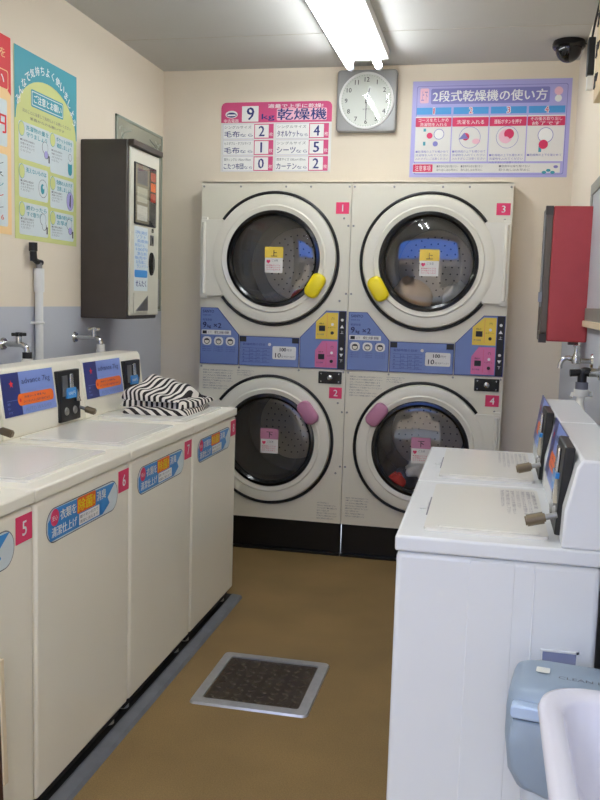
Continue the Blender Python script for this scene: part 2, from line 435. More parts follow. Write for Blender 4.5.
def drum(root, zc):
    f = FB((0, 0, zc))
    q = MB(); q.lathe(f, [(.262, .002), (.262, -.05), (.30, -.06), (.305, -.66), (.225, -.665)], M_drum, 64)
    for k in range(4):
        t = k*PI/2 + .5; g = Fr(f.p(.302*math.cos(t), .302*math.sin(t), 0), f.u*(-math.sin(t)) + f.v*math.cos(t), f.n)
        q.prism(g, [(-.035, -.62), (.035, -.62), (.02, -.1), (-.02, -.1)], -.004, .05 if False else .045, M_drum)
    d = q.build('drum', root, ang=50)
    q = MB(); q.lathe(f, [(.226, -.664), (.222, -.650), (.05, -.645), (.001, -.645)], M_drumback, 64)
    for r in (.06, .1, .14, .18):
        for k in range(int(r*150)):
            t = 2*PI*k/int(r*150); q.disc(f, r*math.cos(t), r*math.sin(t), .005, -.642, M_dark, 8)
    q.build('back_plate', d)

def dryer(xc, top, bottom, hinge, label):
    r = thing('stacked_dryer', label, 'dryer', (xc, DD, 0), 0, 'stacked coin dryers along the back wall')
    W = DW/2 - .0025; f = FB()
    q = MB()   # cabinet sides, top, back
    q.box((-W, .012, .192), (-W+.004, .80, 2.093), M_dry); q.box((W-.004, .012, .192), (W, .80, 2.093), M_dry)
    q.box((-W, .012, 2.089), (W, .80, 2.093), M_dry); q.box((-W, .796, .192), (W, .80, 2.093), M_dry)
    q.build('cabinet', r)
    q = MB()
    q.holeplate(f, (-W, 1.243, W, 2.094), (0, ZU), .268, 0, M_dry); q.holeplate(f, (-W, .196, W, 1.066), (0, ZLO), .268, 0, M_dry)
    for (a, b) in ((-W, W),):
        q.prism(f, [(a, 1.066), (b, 1.066), (b, 1.243), (a, 1.243)], -.03, -.004, M_dry)
        q.prism(f, [(a, .19), (b, .19), (b, .196), (a, .196)], -.02, 0, M_dry)
        q.prism(f, [(a, 2.088), (b, 2.088), (b, 2.094), (a, 2.094)], -.03, 0, M_dry)
        for e in (a, b): q.prism(f, [(e-.001, .19), (e+.001, .19), (e+.001, 2.094), (e-.001, 2.094)], -.03, .0003, M_dry)
    # printed instructions
    def notes(a, b, w_, n, h=.009, st=.015):
        random.seed(int(a*1000)+n)
        src = ['使用方法 ご利用の前に必ずお読みください', '衣類を入れドアを確実に閉めてください', 'コインを入れると運転を開始します', '乾燥できないもの ゴム製品 油の付いた衣類', '運転中はドアを開けないでください', '終了後はすぐに衣類を取り出してください']
        for i in range(n):
            q.text(f, src[i % 6], a, b - st*i, h, M_print, .0008, w=w_*random.choice((1, .85, .6, .95)))
    notes(-.405, 1.03, .18, 8); notes(-.2, 1.035, .1, 3, .007, .012)
    notes(.29, .30, .115, 7); notes(.21, .24, .06, 0)
    if hinge > 0 or True: notes(-.405, .34, .13, 8)
    q.build('front_panel', r, smooth=False)
    q = MB(); q.box((-W, .03, .012), (W, .06, .19), M_plinth); q.build('plinth', r, bevel=.003)
    q = MB(); q.box((-W, .0, 0), (W, .80, .012), M_plinth); q.build('base_plate', r)
    drum(r, ZU); drum(r, ZLO)
    sgn = -hinge
    dryer_door(r, ZU, hinge, M_yel, '上', math.radians(-30 if hinge < 0 else 210), top, hinge)
    dryer_door(r, ZLO, hinge, M_pink, '下', math.radians(37 if hinge < 0 else 143), bottom, hinge)
    # number labels
    for n, zc, a in ((top, 1.955, .38), (bottom, .937, .375)):
        g = f.sub(a, zc, 0); q = MB(); q.prism(g, [(-.036, -.031), (.036, -.031), (.036, .031), (-.036, .031)], .0005, .002, M_mag)
        q.text(g, n, 0, -.018, .036, M_white, .0026, al='C', bold=.01); q.build('number_label', r, smooth=False)
    # control panels
    g = f.sub(-DW/2, 0, 0)
    q = MB(); poly = [(.006, 1.07), (.236, 1.07), (.236, 1.243), (.108, 1.392), (.006, 1.392)]
    q.prism(g, poly, -.003, .004, M_navy)
    ins = [(.009, 1.073), (.233, 1.073), (.233, 1.241), (.107, 1.389), (.009, 1.389)]; q.flat(g, ins, .0046, M_pblue)
    C = .0054
    q.text(g, 'SANYO', .02, 1.362, .016, M_ink, C, w=.066, bold=.012)
    q.text(g, '乾燥機 兼用', .02, 1.345, .007, M_dnavy, C, w=.05)
    q.text(g, '乾燥容量', .02, 1.316, .013, M_dnavy, C, w=.055)
    q.text(g, '9', .02, 1.276, .033, M_ink, C, bold=.024); q.text(g, 'kg', .048, 1.272, .022, M_ink, C, bold=.024); q.text(g, '×2', .085, 1.276, .028, M_ink, C, w=.045, bold=.024)
    q.flat(g, rrect(.014, 1.238, .19, 1.265, .004), C, M_paper); q.rect(g, .02, 1.242, .045, 1.26, C+.0005, M_blk); q.text(g, '乾燥機', .09, 1.243, .017, M_blk, C+.0005, w=.088); q.text(g, '上下', .05, 1.245, .012, M_print, C+.0005)
    for k in range(3):
        a = .047 + .07*k
        q.flat(g, rrect(a-.027, 1.178, a+.027, 1.226, .018), C, M_paper); q.disc(g, a, 1.2, .016, C+.0005, M_dry, 20); q.ringflat(g, a, 1.2, .013, .017, C+.001, M_blk, 20)
        q.text(g, '❶❷❸'[k] if False else str(k+1), a-.03, 1.216, .012, M_dnavy, C+.0012)
        q.rect(g, a-.015, 1.205, a+.012, 1.212, C+.0012, (M_blk, M_print, M_blk)[k])
        for j in range(3): q.text(g, ('衣類を入れます', 'ドアを閉めます', 'コインを入れる')[k], a-.028, 1.163-.011*j, .007, M_dnavy, C, w=.056)
    q.build('price_panel', r, smooth=False)
    q = MB(); q.prism(g, [(.241, 1.07), (.588, 1.07), (.588, 1.237), (.241, 1.237)], -.003, .004, M_navy); q.rect(g, .244, 1.073, .585, 1.234, .0046, M_pblue)
    for a in (.244, .548): q.rect(g, a, 1.205, a+.037, 1.234, .0052, M_blk)
    q.text(g, '乾燥時間の目安', .262, 1.185, .014, M_navy, C, w=.13); q.disc(g, .418, 1.194, .009, C, M_paper, 16)
    for i in range(5): q.rect(g, .258, 1.09+.02*i, .42, 1.0915+.02*i, C, M_navy)
    for a in (.30, .34, .38): q.rect(g, a, 1.09, a+.0015, 1.17, C, M_navy)
    for i in range(4):
        for k in range(4): q.text(g, ('綿', '30分', '40分', '50分')[k], (.262, .305, .345, .385)[k], 1.094+.02*i, .009, M_navy, C)
    q.flat(g, rrect(.436, 1.112, .572, 1.186, .008), C, M_paper)
    q.text(g, '100', .478, 1.157, .020, M_blk, C+.0005, w=.036, bold=.024); q.text(g, '円で', .52, 1.158, .013, M_blk, C+.0005); q.text(g, '10', .452, 1.121, .026, M_blk, C+.0005, w=.032, bold=.016); q.text(g, '分', .488, 1.122, .013, M_blk, C+.0005); q.text(g, '乾燥できます', .505, 1.124, .010, M_print, C+.0005, w=.06)
    q.build('timer_panel', r, smooth=False)
    q = MB(); q.prism(g, [(.593, 1.07), (.852, 1.07), (.852, 1.395), (.738, 1.395), (.593, 1.243)], -.003, .004, M_navy)
    q.flat(g, [(.596, 1.073), (.81, 1.073), (.81, 1.392), (.739, 1.392), (.596, 1.241)], .0046, M_pblue)
    q.rect(g, .812, 1.073, .848, 1.392, .0046, M_blk)
    for zz in (1.11, 1.27):
        q.text(g, '▼' if zz < 1.2 else '▲', .83, zz+.03, .018, M_white, C, al='C'); q.text(g, '下' if zz < 1.2 else '上', .83, zz, .016, M_white, C, al='C'); q.disc(g, .83, zz+.075, .008, C, M_paper, 12)
    cp = q.build('control_panel', r, smooth=False)
    for k, (z0, m) in enumerate(((1.236, M_yelk), (1.078, M_pinkk))):
        q = MB(); q.prism(g, [(.682, z0), (.806, z0), (.806, z0+.148), (.74 if k == 0 else .72, z0+.148), (.682, z0+.095)], .004, .0056, m)
        q.rect(g, .70, z0+.045, .735, z0+.075, .0065, M_blk); q.text(g, '運転中', .70, z0+.082, .009, M_blk, .0065); q.text(g, '残り時間', .69, z0+.022, .009, M_navy, .0065)
        q.rect(g, .745, z0+.01, .7462, z0+.138, .0065, M_crim)
        q.text(g, '(^)', .77, z0+.108, .014, M_blk, .0065); q.disc(g, .776, z0+.083, .008, .0065, M_white, 16); q.text(g, 'スタート', .75, z0+.062, .008, M_blk, .0065, w=.045)
        q.build('start_pad', cp, smooth=False)
        q = MB(); q.lathe(g, [(.009, .005), (.009, .012), (.007, .014), (.0005, .014)], M_blk, 16, a=.776, b=z0+.036); q.build('button', cp)
    # coin slot plate of the lower dryer
    g2 = f.sub(.342, 1.022, 0); q = MB(); q.prism(g2, rrect(-.066, -.034, .066, .034, .004, 2), 0, .006, M_blackg)
    for a, b in ((-.05, .022), (-.05, -.022), (.05, .022), (.05, -.022)): q.lathe(g2, [(.005, .006), (.004, .009), (.0005, .0095)], M_chrome, 12, a=a, b=b)
    cpz = q.build('coin_plate', r)
    q = MB(); q.lathe(g2, [(.016, .006), (.015, .014), (.009, .018), (.0005, .018)], M_chrome, 20); q.build('key_lock', cpz)
    # screws
    for (a, b) in ((-.415, 2.07), (-.2, 2.07), (.06, 2.07), (.2, 2.07), (.415, 2.07), (.415, 1.86), (.39, 1.9), (.415, 1.49), (.38, 1.45), (-.415, 1.86), (-.415, 1.49), (-.415, 1.055), (-.19, 1.055), (.16, 1.055), (.415, 1.055), (.415, .83), (.415, .52), (.39, .88), (.39, .48), (-.415, .83), (-.415, .52)):
        if a*hinge > .3 and 1.4 < b < 1.9: continue
        q = MB(); q.lathe(f, [(.006, 0), (.005, .0035), (.0005, .004)], M_steel, 10, a=a, b=b); q.build('screw', r)
    return r
dryer(-1.1886, '1', '2', -1, 'left stacked cream coin dryer numbered 1 over 2, yellow and pink door handles')
dryer(-.3299, '3', '4', 1, 'right stacked cream coin dryer numbered 3 over 4, nearest the red box')

def crumple(name, label, cat, c, rad, m, seed, group=None, flat=.0):
    rnd = random.Random(seed); q = MB(); n, k = 28, 16; vs = []
    ph = [(rnd.uniform(0, 6), rnd.uniform(0, 6), rnd.choice((2, 3, 4, 5)), rnd.choice((2, 3, 4))) for _ in range(5)]
    def rr(t, p): return 1 + .09*sum(math.sin(a*t+x)*math.sin(b*p+y) for x, y, a, b in ph)
    for j in range(1, k):
        p = PI*j/k - PI/2
        for i in range(n):
            t = 2*PI*i/n; r_ = rr(t, p); z = math.sin(p)*r_
            z = max(z, -.6)
            vs.append((rad[0]*math.cos(p)*math.cos(t)*r_, rad[1]*math.cos(p)*math.sin(t)*r_, rad[2]*(z+.6)))
    vs.append((0, 0, 0)); vs.append((0, 0, rad[2]*1.6)); fs = []
    for j in range(k-2):
        for i in range(n): fs.append((j*n+i, j*n+(i+1) % n, (j+1)*n+(i+1) % n, (j+1)*n+i))
    fs += [((i+1) % n, i, len(vs)-2) for i in range(n)] + [((k-2)*n+i, (k-2)*n+(i+1) % n, len(vs)-1) for i in range(n)]
    q.add(vs, fs, m); o = q.build(name, loc=c, ang=180); return tag(o, label, cat, group)
G = 'laundry inside the dryers'
crumple('garment', 'red garment crumpled low inside dryer 1', 'garment', (-1.08, 5.25, 1.392), (.11, .13, .075), M_tred, 1, G)
crumple('towel', 'pale peach towel heaped inside dryer 3', 'towel', (-.45, 5.2, 1.40), (.12, .15, .12), M_tpeach, 2, G)
crumple('towel', 'white towel heaped on the right inside dryer 3', 'towel', (-.19, 5.22, 1.41), (.08, .14, .1), M_twhite, 3, G)
crumple('garment', 'grey garment heaped inside dryer 4', 'garment', (-.36, 5.16, .36), (.13, .12, .08), M_sole, 4, G)
crumple('garment', 'red garment at the left inside dryer 4', 'garment', (-.46, 4.87, .41), (.05, .035, .05), M_tred, 5, G)
crumple('garment', 'white garment in the middle of dryer 4', 'garment', (-.30, 4.9, .47), (.11, .045, .06), M_twhite, 6, G)

# ------------------------------------------------------------------ washing machines
def washer(loc, rz, num, label, enamel, cf, td, sticker, group, side=False, ct=1.184, cb_=.08):
    r = thing('washing_machine', label, 'washing machine', loc, rz, group)
    H = .3105
    q = MB(); q.box((-td, -H+.003, .07), (-.004, H-.003, .9), enamel); q.build('body', r, bevel=.012, seg=3)
    q = MB(); q.box((-td+.02, -H+.02, .03), (-.03, H-.02, .075), M_dark); q.build('base', r)
    for x in (-.05, -td+.08):
        for y in (-H+.06, H-.06):
            q = MB(); q.cyl((x, y, .016 if not side else 0), (x, y, .05), .02, M_lgrey, 14); q.build('foot', r)
    q = MB(); q.box((-td, -H, .902), (.0, H, .938), enamel); q.build('top_frame', r, bevel=.006, seg=3)
    # lid
    q = MB(); fz = Fr((0, 0, .937), (1, 0, 0), (0, 1, 0))
    x0, x1 = -cf+.022, -.058
    q.prism(fz, rrect(x0, -.25, x1, .25, .014, 3), 0, .008, M_lid)
    q.prism(fz, rrect(x0+.018, -.232, x1-.03, .232, .012, 3), .008, .0095, M_lid)
    if side:
        for i, t in enumerate(('ご使用方法', '洗濯物を入れてください', '洗剤を入れふたを閉める', 'コインを入れてください', '途中でふたを開けない', '終了後お取り出し下さい', '防水性のものは洗えません')):
                        g3 = Fr((-.315+.0135*i, -.215, .9466), (0, 1, 0), (-1, 0, 0)); q.text(g3, t, 0, 0, .0095, M_print, .0004, w=.27 if i % 3 else .20)
    ld = q.build('lid', r, bevel=.002)
    if side:
      q = MB(); q.prism(fz, rrect(x1+.0005, -.1, x1+.005, .1, .001, 2), .0005, .0015, M_print if side else M_lid); q.prism(fz, rrect(x1+.006, -.045, x1+.024, .045, .006, 3), .0005, .004, M_washw if side else M_lid); q.build('lid_handle', ld)
    # console
    yz = Fr((0, -H, 0), (1, 0, 0), (0, 0, 1))
    prof = [(-cf, .938), (-cf-.002, 1.02), (-cf-.022, ct-.017), (-cf-.032, ct), (-td+cb_, ct), (-td+cb_, .938)]
    q = MB(); q.prism(Fr((0, 0, 0), (1, 0, 0), (0, 0, 1)), prof, H-.002, -H+.002, enamel); q.build('console', r, bevel=.006, seg=3)
    sl = Vector((-.020, 0, .135)).normalized()
    sc = (ct-1.03)/.142
    g = Fr((-cf-.002, 0, 1.02-.02*(sc < 1)), (0, 1, 0), sl)
    q = MB(); q.prism(g, [(-.294, -.004), (.066, -.004), (.066, .148), (-.294, .148)], 0, .003, M_dnavy)
    q.rect(g, -.18, -.004, .066, .148, .0036, M_pblue2)
    q.text(g, '★', -.235, .095, .03, M_red, .0044, al='C'); q.rect(g, -.275, .05, -.195, .052, .0044, M_pblue)
    for i in range(3): q.text(g, ('標準', '洗い', 'すすぎ')[i], -.275, .036-.015*i, .009, M_pblue2, .0044)
    q.text(g, 'advance 7kg', -.165, .098, .026, M_dnavy, .0044, w=.205, bold=-.005)
    q.flat(g, rrect(-.205, .028, .052, .07, .018), .0046, M_orange)
    q.text(g, '●', -.195, .042, .012, M_red, .0054); q.text(g, '洗濯コース 標準 7kg', -.16, .052, .009, M_navy, .0054, w=.15); q.text(g, 'コインを入れると自動で始まります', -.17, .036, .009, M_navy, .0054, w=.19)
    q.text(g, 'AUTO WASHER', -.16, .004, .014, M_pblue, .0044, w=.19)
    q.build('control_panel', r, smooth=False)
    g = Fr((-cf, .17, .95), (0, 1, 0), (-.012, 0, .2))
    q = MB(); q.prism(g, [(-.088, .0), (.078, .0), (.088, .2), (-.088, .2)], -.01, .012, M_black)
    cb = q.build('coin_box', r, bevel=.004)
    q = MB(); q.prism(g, [(-.065, .10), (-.025, .10), (-.025, .18), (-.065, .18)], .012, .016, M_steel); q.build('coin_slot', cb)
    q = MB(); q.prism(g, [(-.01, .125), (.022, .125), (.018, .185), (-.006, .185)], .012, .02, M_chrome); q.build('coin_chute', cb, bevel=.003)
    q = MB(); q.prism(g, rrect(-.04, .09, .035, .13, .004), .012, .0205, M_stick); q.text(g, '100円', -.03, .102, .014, M_white, .021, w=.055); q.build('price_label', cb, smooth=False)
    q = MB(); q.prism(g, [(.03, .075), (.07, .07), (.045, .12)], .012, .022, M_chrome); q.build('coin_return', cb)
    for a in (-.04, .03):
        q = MB(); q.lathe(g, [(.016, .012), (.014, .017), (.006, .018), (.0005, .015)], M_steel, 18, a=a, b=.04); q.build('key_lock', cb)
    q = MB(); a = g.p(.075, .045, .01); d = Vector((.96, .05, -.25)).normalized()
    q.cyl(a, a+d*.03, .007, M_steel, 12); q.cyl(a+d*.026, a+d*.03, .010, M_brass, 16); q.cyl(a+d*.03, a+d*.066, .0135, M_brass, 20); q.cyl(a+d*.066, a+d*.07, .0105, M_brass, 20)
    q.build('coin_lever', cb)
    # labels on the front
    g = Fr((-.004, 0, 0), (0, 1, 0), (0, 0, 1))
    if num:
        q = MB(); q.prism(g, [(.219, .814), (.298, .814), (.298, .884), (.219, .884)], .0003, .0018, M_mag); q.text(g, num, .2585, .83, .038, M_white, .0024, al='C', bold=.01); q.build('number_label', r, smooth=False)
    if sticker:
        g = g.sub(0, 0, .0); q = MB()
        q.flat(g, rrect(-.253, .768, .212, .866, .048, 8), .0008, M_print); q.flat(g, rrect(-.250, .771, .209, .863, .045, 8), .0012, M_pale)
        q.flat(g, [(-.23, .775), (.10, .775), (.15, .80), (.135, .82), (.19, .858), (-.2, .862), (-.243, .83), (-.243, .80)], .0016, M_stick)
        q.disc(g, -.205, .838, .024, .002, M_mag, 24); q.text(g, '安心', -.205, .829, .015, M_white, .0024, al='C')
        q.text(g, '衣類を', -.175, .822, .030, M_white, .0024, w=.095, bold=.012)
        q.flat(g, rrect(-.072, .815, .05, .862, .006), .002, M_orange); q.text(g, '除菌!', -.066, .82, .036, M_yel, .0026, w=.105, bold=.012); q.text(g, '消臭', .055, .823, .03, M_white, .0026, w=.065, bold=.012)
        q.text(g, '清潔仕上げ', -.225, .783, .028, M_white, .0026, w=.15, bold=.012)
        q.flat(g, rrect(-.06, .779, .075, .812, .003), .002, M_white); q.text(g, '銀イオンの力で', -.055, .798, .010, M_print, .0026, w=.12); q.text(g, '清潔に洗えます', -.055, .783, .010, M_print, .0026, w=.12)
        q.build('sticker', r, smooth=False)
    if side:
        # pressed ribs and the grip recess of the side that faces the entrance
        fs = Fr((0, H-.003, 0), (-1, 0, 0), (0, 0, 1))
        for a0, a1 in ((.165, .262), (.302, .306)):
            q = MB(); q.prism(fs, [(a0, .075), (a1, .075), (a1, .895), (a0, .895)], -.002, .0012, enamel); q.build('side_rib', r, bevel=.002)
        q = MB()
        for rc in ((.33, .672, .405, .676), (.33, .708, .405, .712), (.326, .672, .33, .712), (.4, .672, .405, .712)):
            q.prism(fs, [(rc[0], rc[1]), (rc[2], rc[1]), (rc[2], rc[3]), (rc[0], rc[3])], -.002, .004, enamel)
        q.rect(fs, .33, .676, .4, .708, .0006, M_recess); q.build('grip_recess', r, smooth=False)  # flat grey plate inside the rim paints the shade of an uncut pocket
    return r
GL = 'cream washing machines along the left wall'
FX = -1.129; kz = 0
for k, (n, lb) in enumerate((('5', 'cream coin washing machine numbered 5, nearest the camera on the left'),
                             ('6', 'cream coin washing machine with pink number 6 and blue sticker'),
                             ('7', 'cream coin washing machine with pink number 7 between machines 6 and 8'),
                             ('8', 'cream coin washing machine number 8 with striped cloth on its lid'))):
    washer((FX, 2.032+.6252*(k-.5), 0), 0, n, lb, M_wash, .468, .69, True, GL)
GR = 'white washing machines along the right wall'
washer((-.176, 2.198, 0), PI, None, 'white washing machine nearest the camera on the right, beside the waste bin', M_washw, .355, .44, False, GR, True, 1.132, -.05)
washer((-.176, 2.824, 0), PI, None, 'white washing machine on the right, closer to the dryers', M_washw, .355, .44, False, GR, True, 1.132, -.05)

# ------------------------------------------------------------------ striped cloth on washer 8
def cloth():
    r = thing('striped_shirt', 'black and white striped shirt folded in a heap on the cream washer lid', 'shirt', (-1.375, 3.65, .9475), 0)
    def layer(name, cx, cy, hx, hy, z0, h, prof, ang, sdir, sfreq, seed, sph=0):
        rnd = random.Random(seed); N, K = 56, 40; vs = []; st = []
        ca, sa = math.cos(ang), math.sin(ang)
        wob = [(rnd.uniform(0, 6), rnd.choice((2, 3, 5))) for _ in range(3)]
        top = []; bot = []
        for j in range(K+1):
            for i in range(N+1):
                u = -1+2*i/N; v = -1+2*j/K
                e = (1-abs(u)**7.0)*(1-abs(v)**7.0); e = max(e, 0)**.4
                x = u*hx*(1+.05*math.sin(3*v+seed)); y = v*hy*(1+.07*math.sin(2.3*u+seed*2))
                z = h*prof(u, v)*e + .004*math.sin(9*u+wob[0][0])*math.sin(7*v+wob[1][0])*e
                X = cx+x*ca-y*sa; Y = cy+x*sa+y*ca
                s_ = (u*hx*sdir[0]+v*hy*sdir[1] + z*.35)*sfreq + .12*math.sin(3*u+2*v+seed) + sph
                top.append((X, Y, z0+max(z, 0)+.001)); bot.append((X, Y, z0)); st.append(s_)
        q = MB(); idx = lambda i, j: j*(N+1)+i; L = len(top)
        fs = [(idx(i, j), idx(i+1, j), idx(i+1, j+1), idx(i, j+1)) for j in range(K) for i in range(N)]
        fs += [tuple(L+x for x in f)[::-1] for f in fs]
        for i in range(N): fs += [(idx(i, 0), idx(i+1, 0), L+idx(i+1, 0), L+idx(i, 0)), (idx(i, K), idx(i+1, K), L+idx(i+1, K), L+idx(i, K))]
        for j in range(K): fs += [(idx(0, j), idx(0, j+1), L+idx(0, j+1), L+idx(0, j)), (idx(N, j), idx(N, j+1), L+idx(N, j+1), L+idx(N, j))]
        q.add(top+bot, fs, M_stripe); o = q.build(name, r, ang=80)
        at = o.data.attributes.new('stripe', 'FLOAT', 'POINT'); at.data.foreach_set('value', st+st)
    # local x to the aisle (+X), y away from the entrance (+Y)
    layer('lower_fold', .0, -.01, .15, .20, 0, .030, lambda u, v: 1, .06, (.5, .85), 40, 1)
    layer('middle_fold', .0, .02, .148, .195, .026, .034, lambda u, v: 1-.25*v, -.05, (1, -.5), 40, 2)
    layer('upper_fold', -.01, -.04, .128, .135, .054, .074, lambda u, v: .45+.6*math.exp(-((v-.45)**2)*3)-.35*u, -.15, (1, -.18), 44, 4)
    layer('side_fold', .0, .10, .12, .10, .048, .044, lambda u, v: .75-.55*v-.2*u, -.35, (1, .25), 44, 5)
cloth()

# ------------------------------------------------------------------ drain in the floor
def drain():
    r = thing('floor_drain', 'square floor drain with steel frame and dark studded plate', 'drain', (-.762, 3.065, 0))
    q = MB(); f = Fr((0, 0, 0), (1, 0, 0), (0, 1, 0))
    o_ = rrect(-.218, -.232, .218, .232, .02, 4); i_ = rrect(-.178, -.190, .178, .190, .012, 4)
    n = len(o_)
    q.add([f.p(a, b, 0) for a, b in o_] + [f.p(a*.985, b*.985, .008) for a, b in o_] + [f.p(a, b, .009) for a, b in i_] + [f.p(a, b, .002) for a, b in i_],
          [(k*n+i, k*n+(i+1) % n, (k+1)*n+(i+1) % n, (k+1)*n+i) for k in range(3) for i in range(n)], M_steelf)
    q.build('frame', r)
    q = MB(); q.prism(f, rrect(-.174, -.186, .174, .186, .01, 3), .001, .005, M_drainp)
    for i in range(8):
        for j in range(9):
            a, b = -.15+.043*i, -.164+.041*j; t = PI/4*(1 if (i+j) % 2 else -1)
            g = f.sub(a, b, .005, t); rings = [[g.p(x*s_, y*s_, c) for x, y in rrect(-.016, -.008, .016, .008, .007, 3)] for s_, c in ((1, 0), (.7, .003))]
            q.loft(rings, M_drainp, cap0=False)
    q.build('cover_plate', r)
M_steelf = mat('drain_frame_steel', (178, 180, 182), .38, .7, var=.08, vscale=40)
M_drainp = mat('drain_plate_iron', (66, 56, 46), .35, .55, var=.25, vscale=50)
drain()

# ------------------------------------------------------------------ ceiling lamp and camera
def lamp(name, x0, x1, y0, y1, label, group):
    r = thing(name, label, 'ceiling light', ((x0+x1)/2, (y0+y1)/2, ZC), 0, group)
    hx = (x1-x0)/2; hy = (y1-y0)/2
    q = MB(); f = Fr((0, 0, 0), (1, 0, 0), (0, 0, 1))
    q.prism(f, [(-hx, 0), (-hx, -.045), (-.02, -.05), (.02, -.05), (hx, -.045), (hx, 0)], -hy, hy, M_fix); q.build('housing', r, bevel=.004)
    for s in (-1, 1):
        x = s*(hx-.05)
        q = MB(); q.cyl((x, -hy+.03, -.08), (x, hy-.03, -.08), .0185, M_tube, 20); t = q.build('tube', r)
        for e in (-1, 1):
            q = MB(); q.cyl((x, e*(hy-.035), -.08), (x, e*(hy-.0), -.08), .0195, M_capclear, 16)
            q.cyl((x, e*(hy-.02), -.08), (x*.8, e*(hy-.02), -.04), .012, M_fix, 10); q.build('tube_holder', t)
lamp('fluorescent_lamp', -.815, -.565, 3.32, 4.62, 'twin tube fluorescent ceiling lamp lit above the clock', None)
lamp('fluorescent_lamp', -.815, -.565, 1.15, 2.45, 'second twin tube ceiling lamp above the entrance end of the room', None)

def cctv():
    r = thing('security_camera', 'black dome security camera on the ceiling near the right corner', 'security camera', (.315, 4.56, ZC))
    f = Fr((0, 0, 0), (1, 0, 0), (0, -1, 0))
    q = MB(); q.lathe(f, [(.0005, 0), (.074, 0), (.078, .012), (.078, .028), (.07, .036), (.062, .036)], M_blackg, 40); q.build('mount', r)
    q = MB(); q.lathe(f, [(.062*math.cos(k/9*PI/2)+.0003, .034+.066*math.sin(k/9*PI/2)) for k in range(10)], M_smoke, 40); q.build('dome', r)
    q = MB(); q.tube(at_pts([(.07, 0, -.01), (.08, .005, -.012), (.083, .01, -.012)]), .003, M_black, 6); q.build('cable', r)
cctv()

# ------------------------------------------------------------------ things on the back wall
def clock():
    r = thing('wall_clock', 'square silver wall clock with round dial below the ceiling lamp', 'clock', (-.711, YB, 2.541))
    f = FB(); W = .165
    q = MB(); rings = []
    for s_, c in ((1, 0), (1, .03), (.97, .038), (.92, .04)): rings.append([f.p(x*s_, y*s_, c) for x, y in rrect(-W, -W, W, W, .02, 4)])
    q.loft(rings, M_silver); q.build('case', r)
    q = MB(); q.lathe(f, [(.150, .039), (.150, .048), (.143, .05), (.138, .046)], M_fix, 72); q.build('bezel', r)
    q = MB(); q.disc(f, 0, 0, .141, .0405, M_dial, 64)
    for k in range(1, 13):
        t = PI/2 - k*PI/6; q.text(f, str(k), .112*math.cos(t), .112*math.sin(t)-.012, .024, M_blk, .0412, al='C', bold=.005)
    for k in range(60):
        t = k*PI/30; g = f.sub(.134*math.cos(t), .134*math.sin(t), .0412, t); q.rect(g, -.003, -.0006, .003, .0006, 0, M_blk)
    q.text(f, 'QUARTZ', 0, -.05, .008, M_print, .0412, al='C'); q.build('dial', r, smooth=False)
    for nm, t, L, wd, c in (('hour_hand', PI/2-PI/12, .07, .0035, .0425), ('minute_hand', -PI/2, .10, .0022, .0435)):
        g = f.sub(0, 0, c, t); q = MB(); q.prism(g, [(-.015, -wd), (L, -wd*.6), (L, wd*.6), (-.015, wd)], 0, .0006, M_blk)
        if nm == 'hour_hand': q.lathe(f, [(.006, c), (.005, c+.0015), (.0004, c+.0015)], M_blk, 12)
        q.build(nm, r, smooth=False)
    q = MB(); q.lathe(f, [(.139*math.sin(k/6*PI/2)+.0003, .0455+.002*math.cos(k/6*PI/2)) for k in range(7)], M_cglass, 48); q.build('glass', r)
clock()

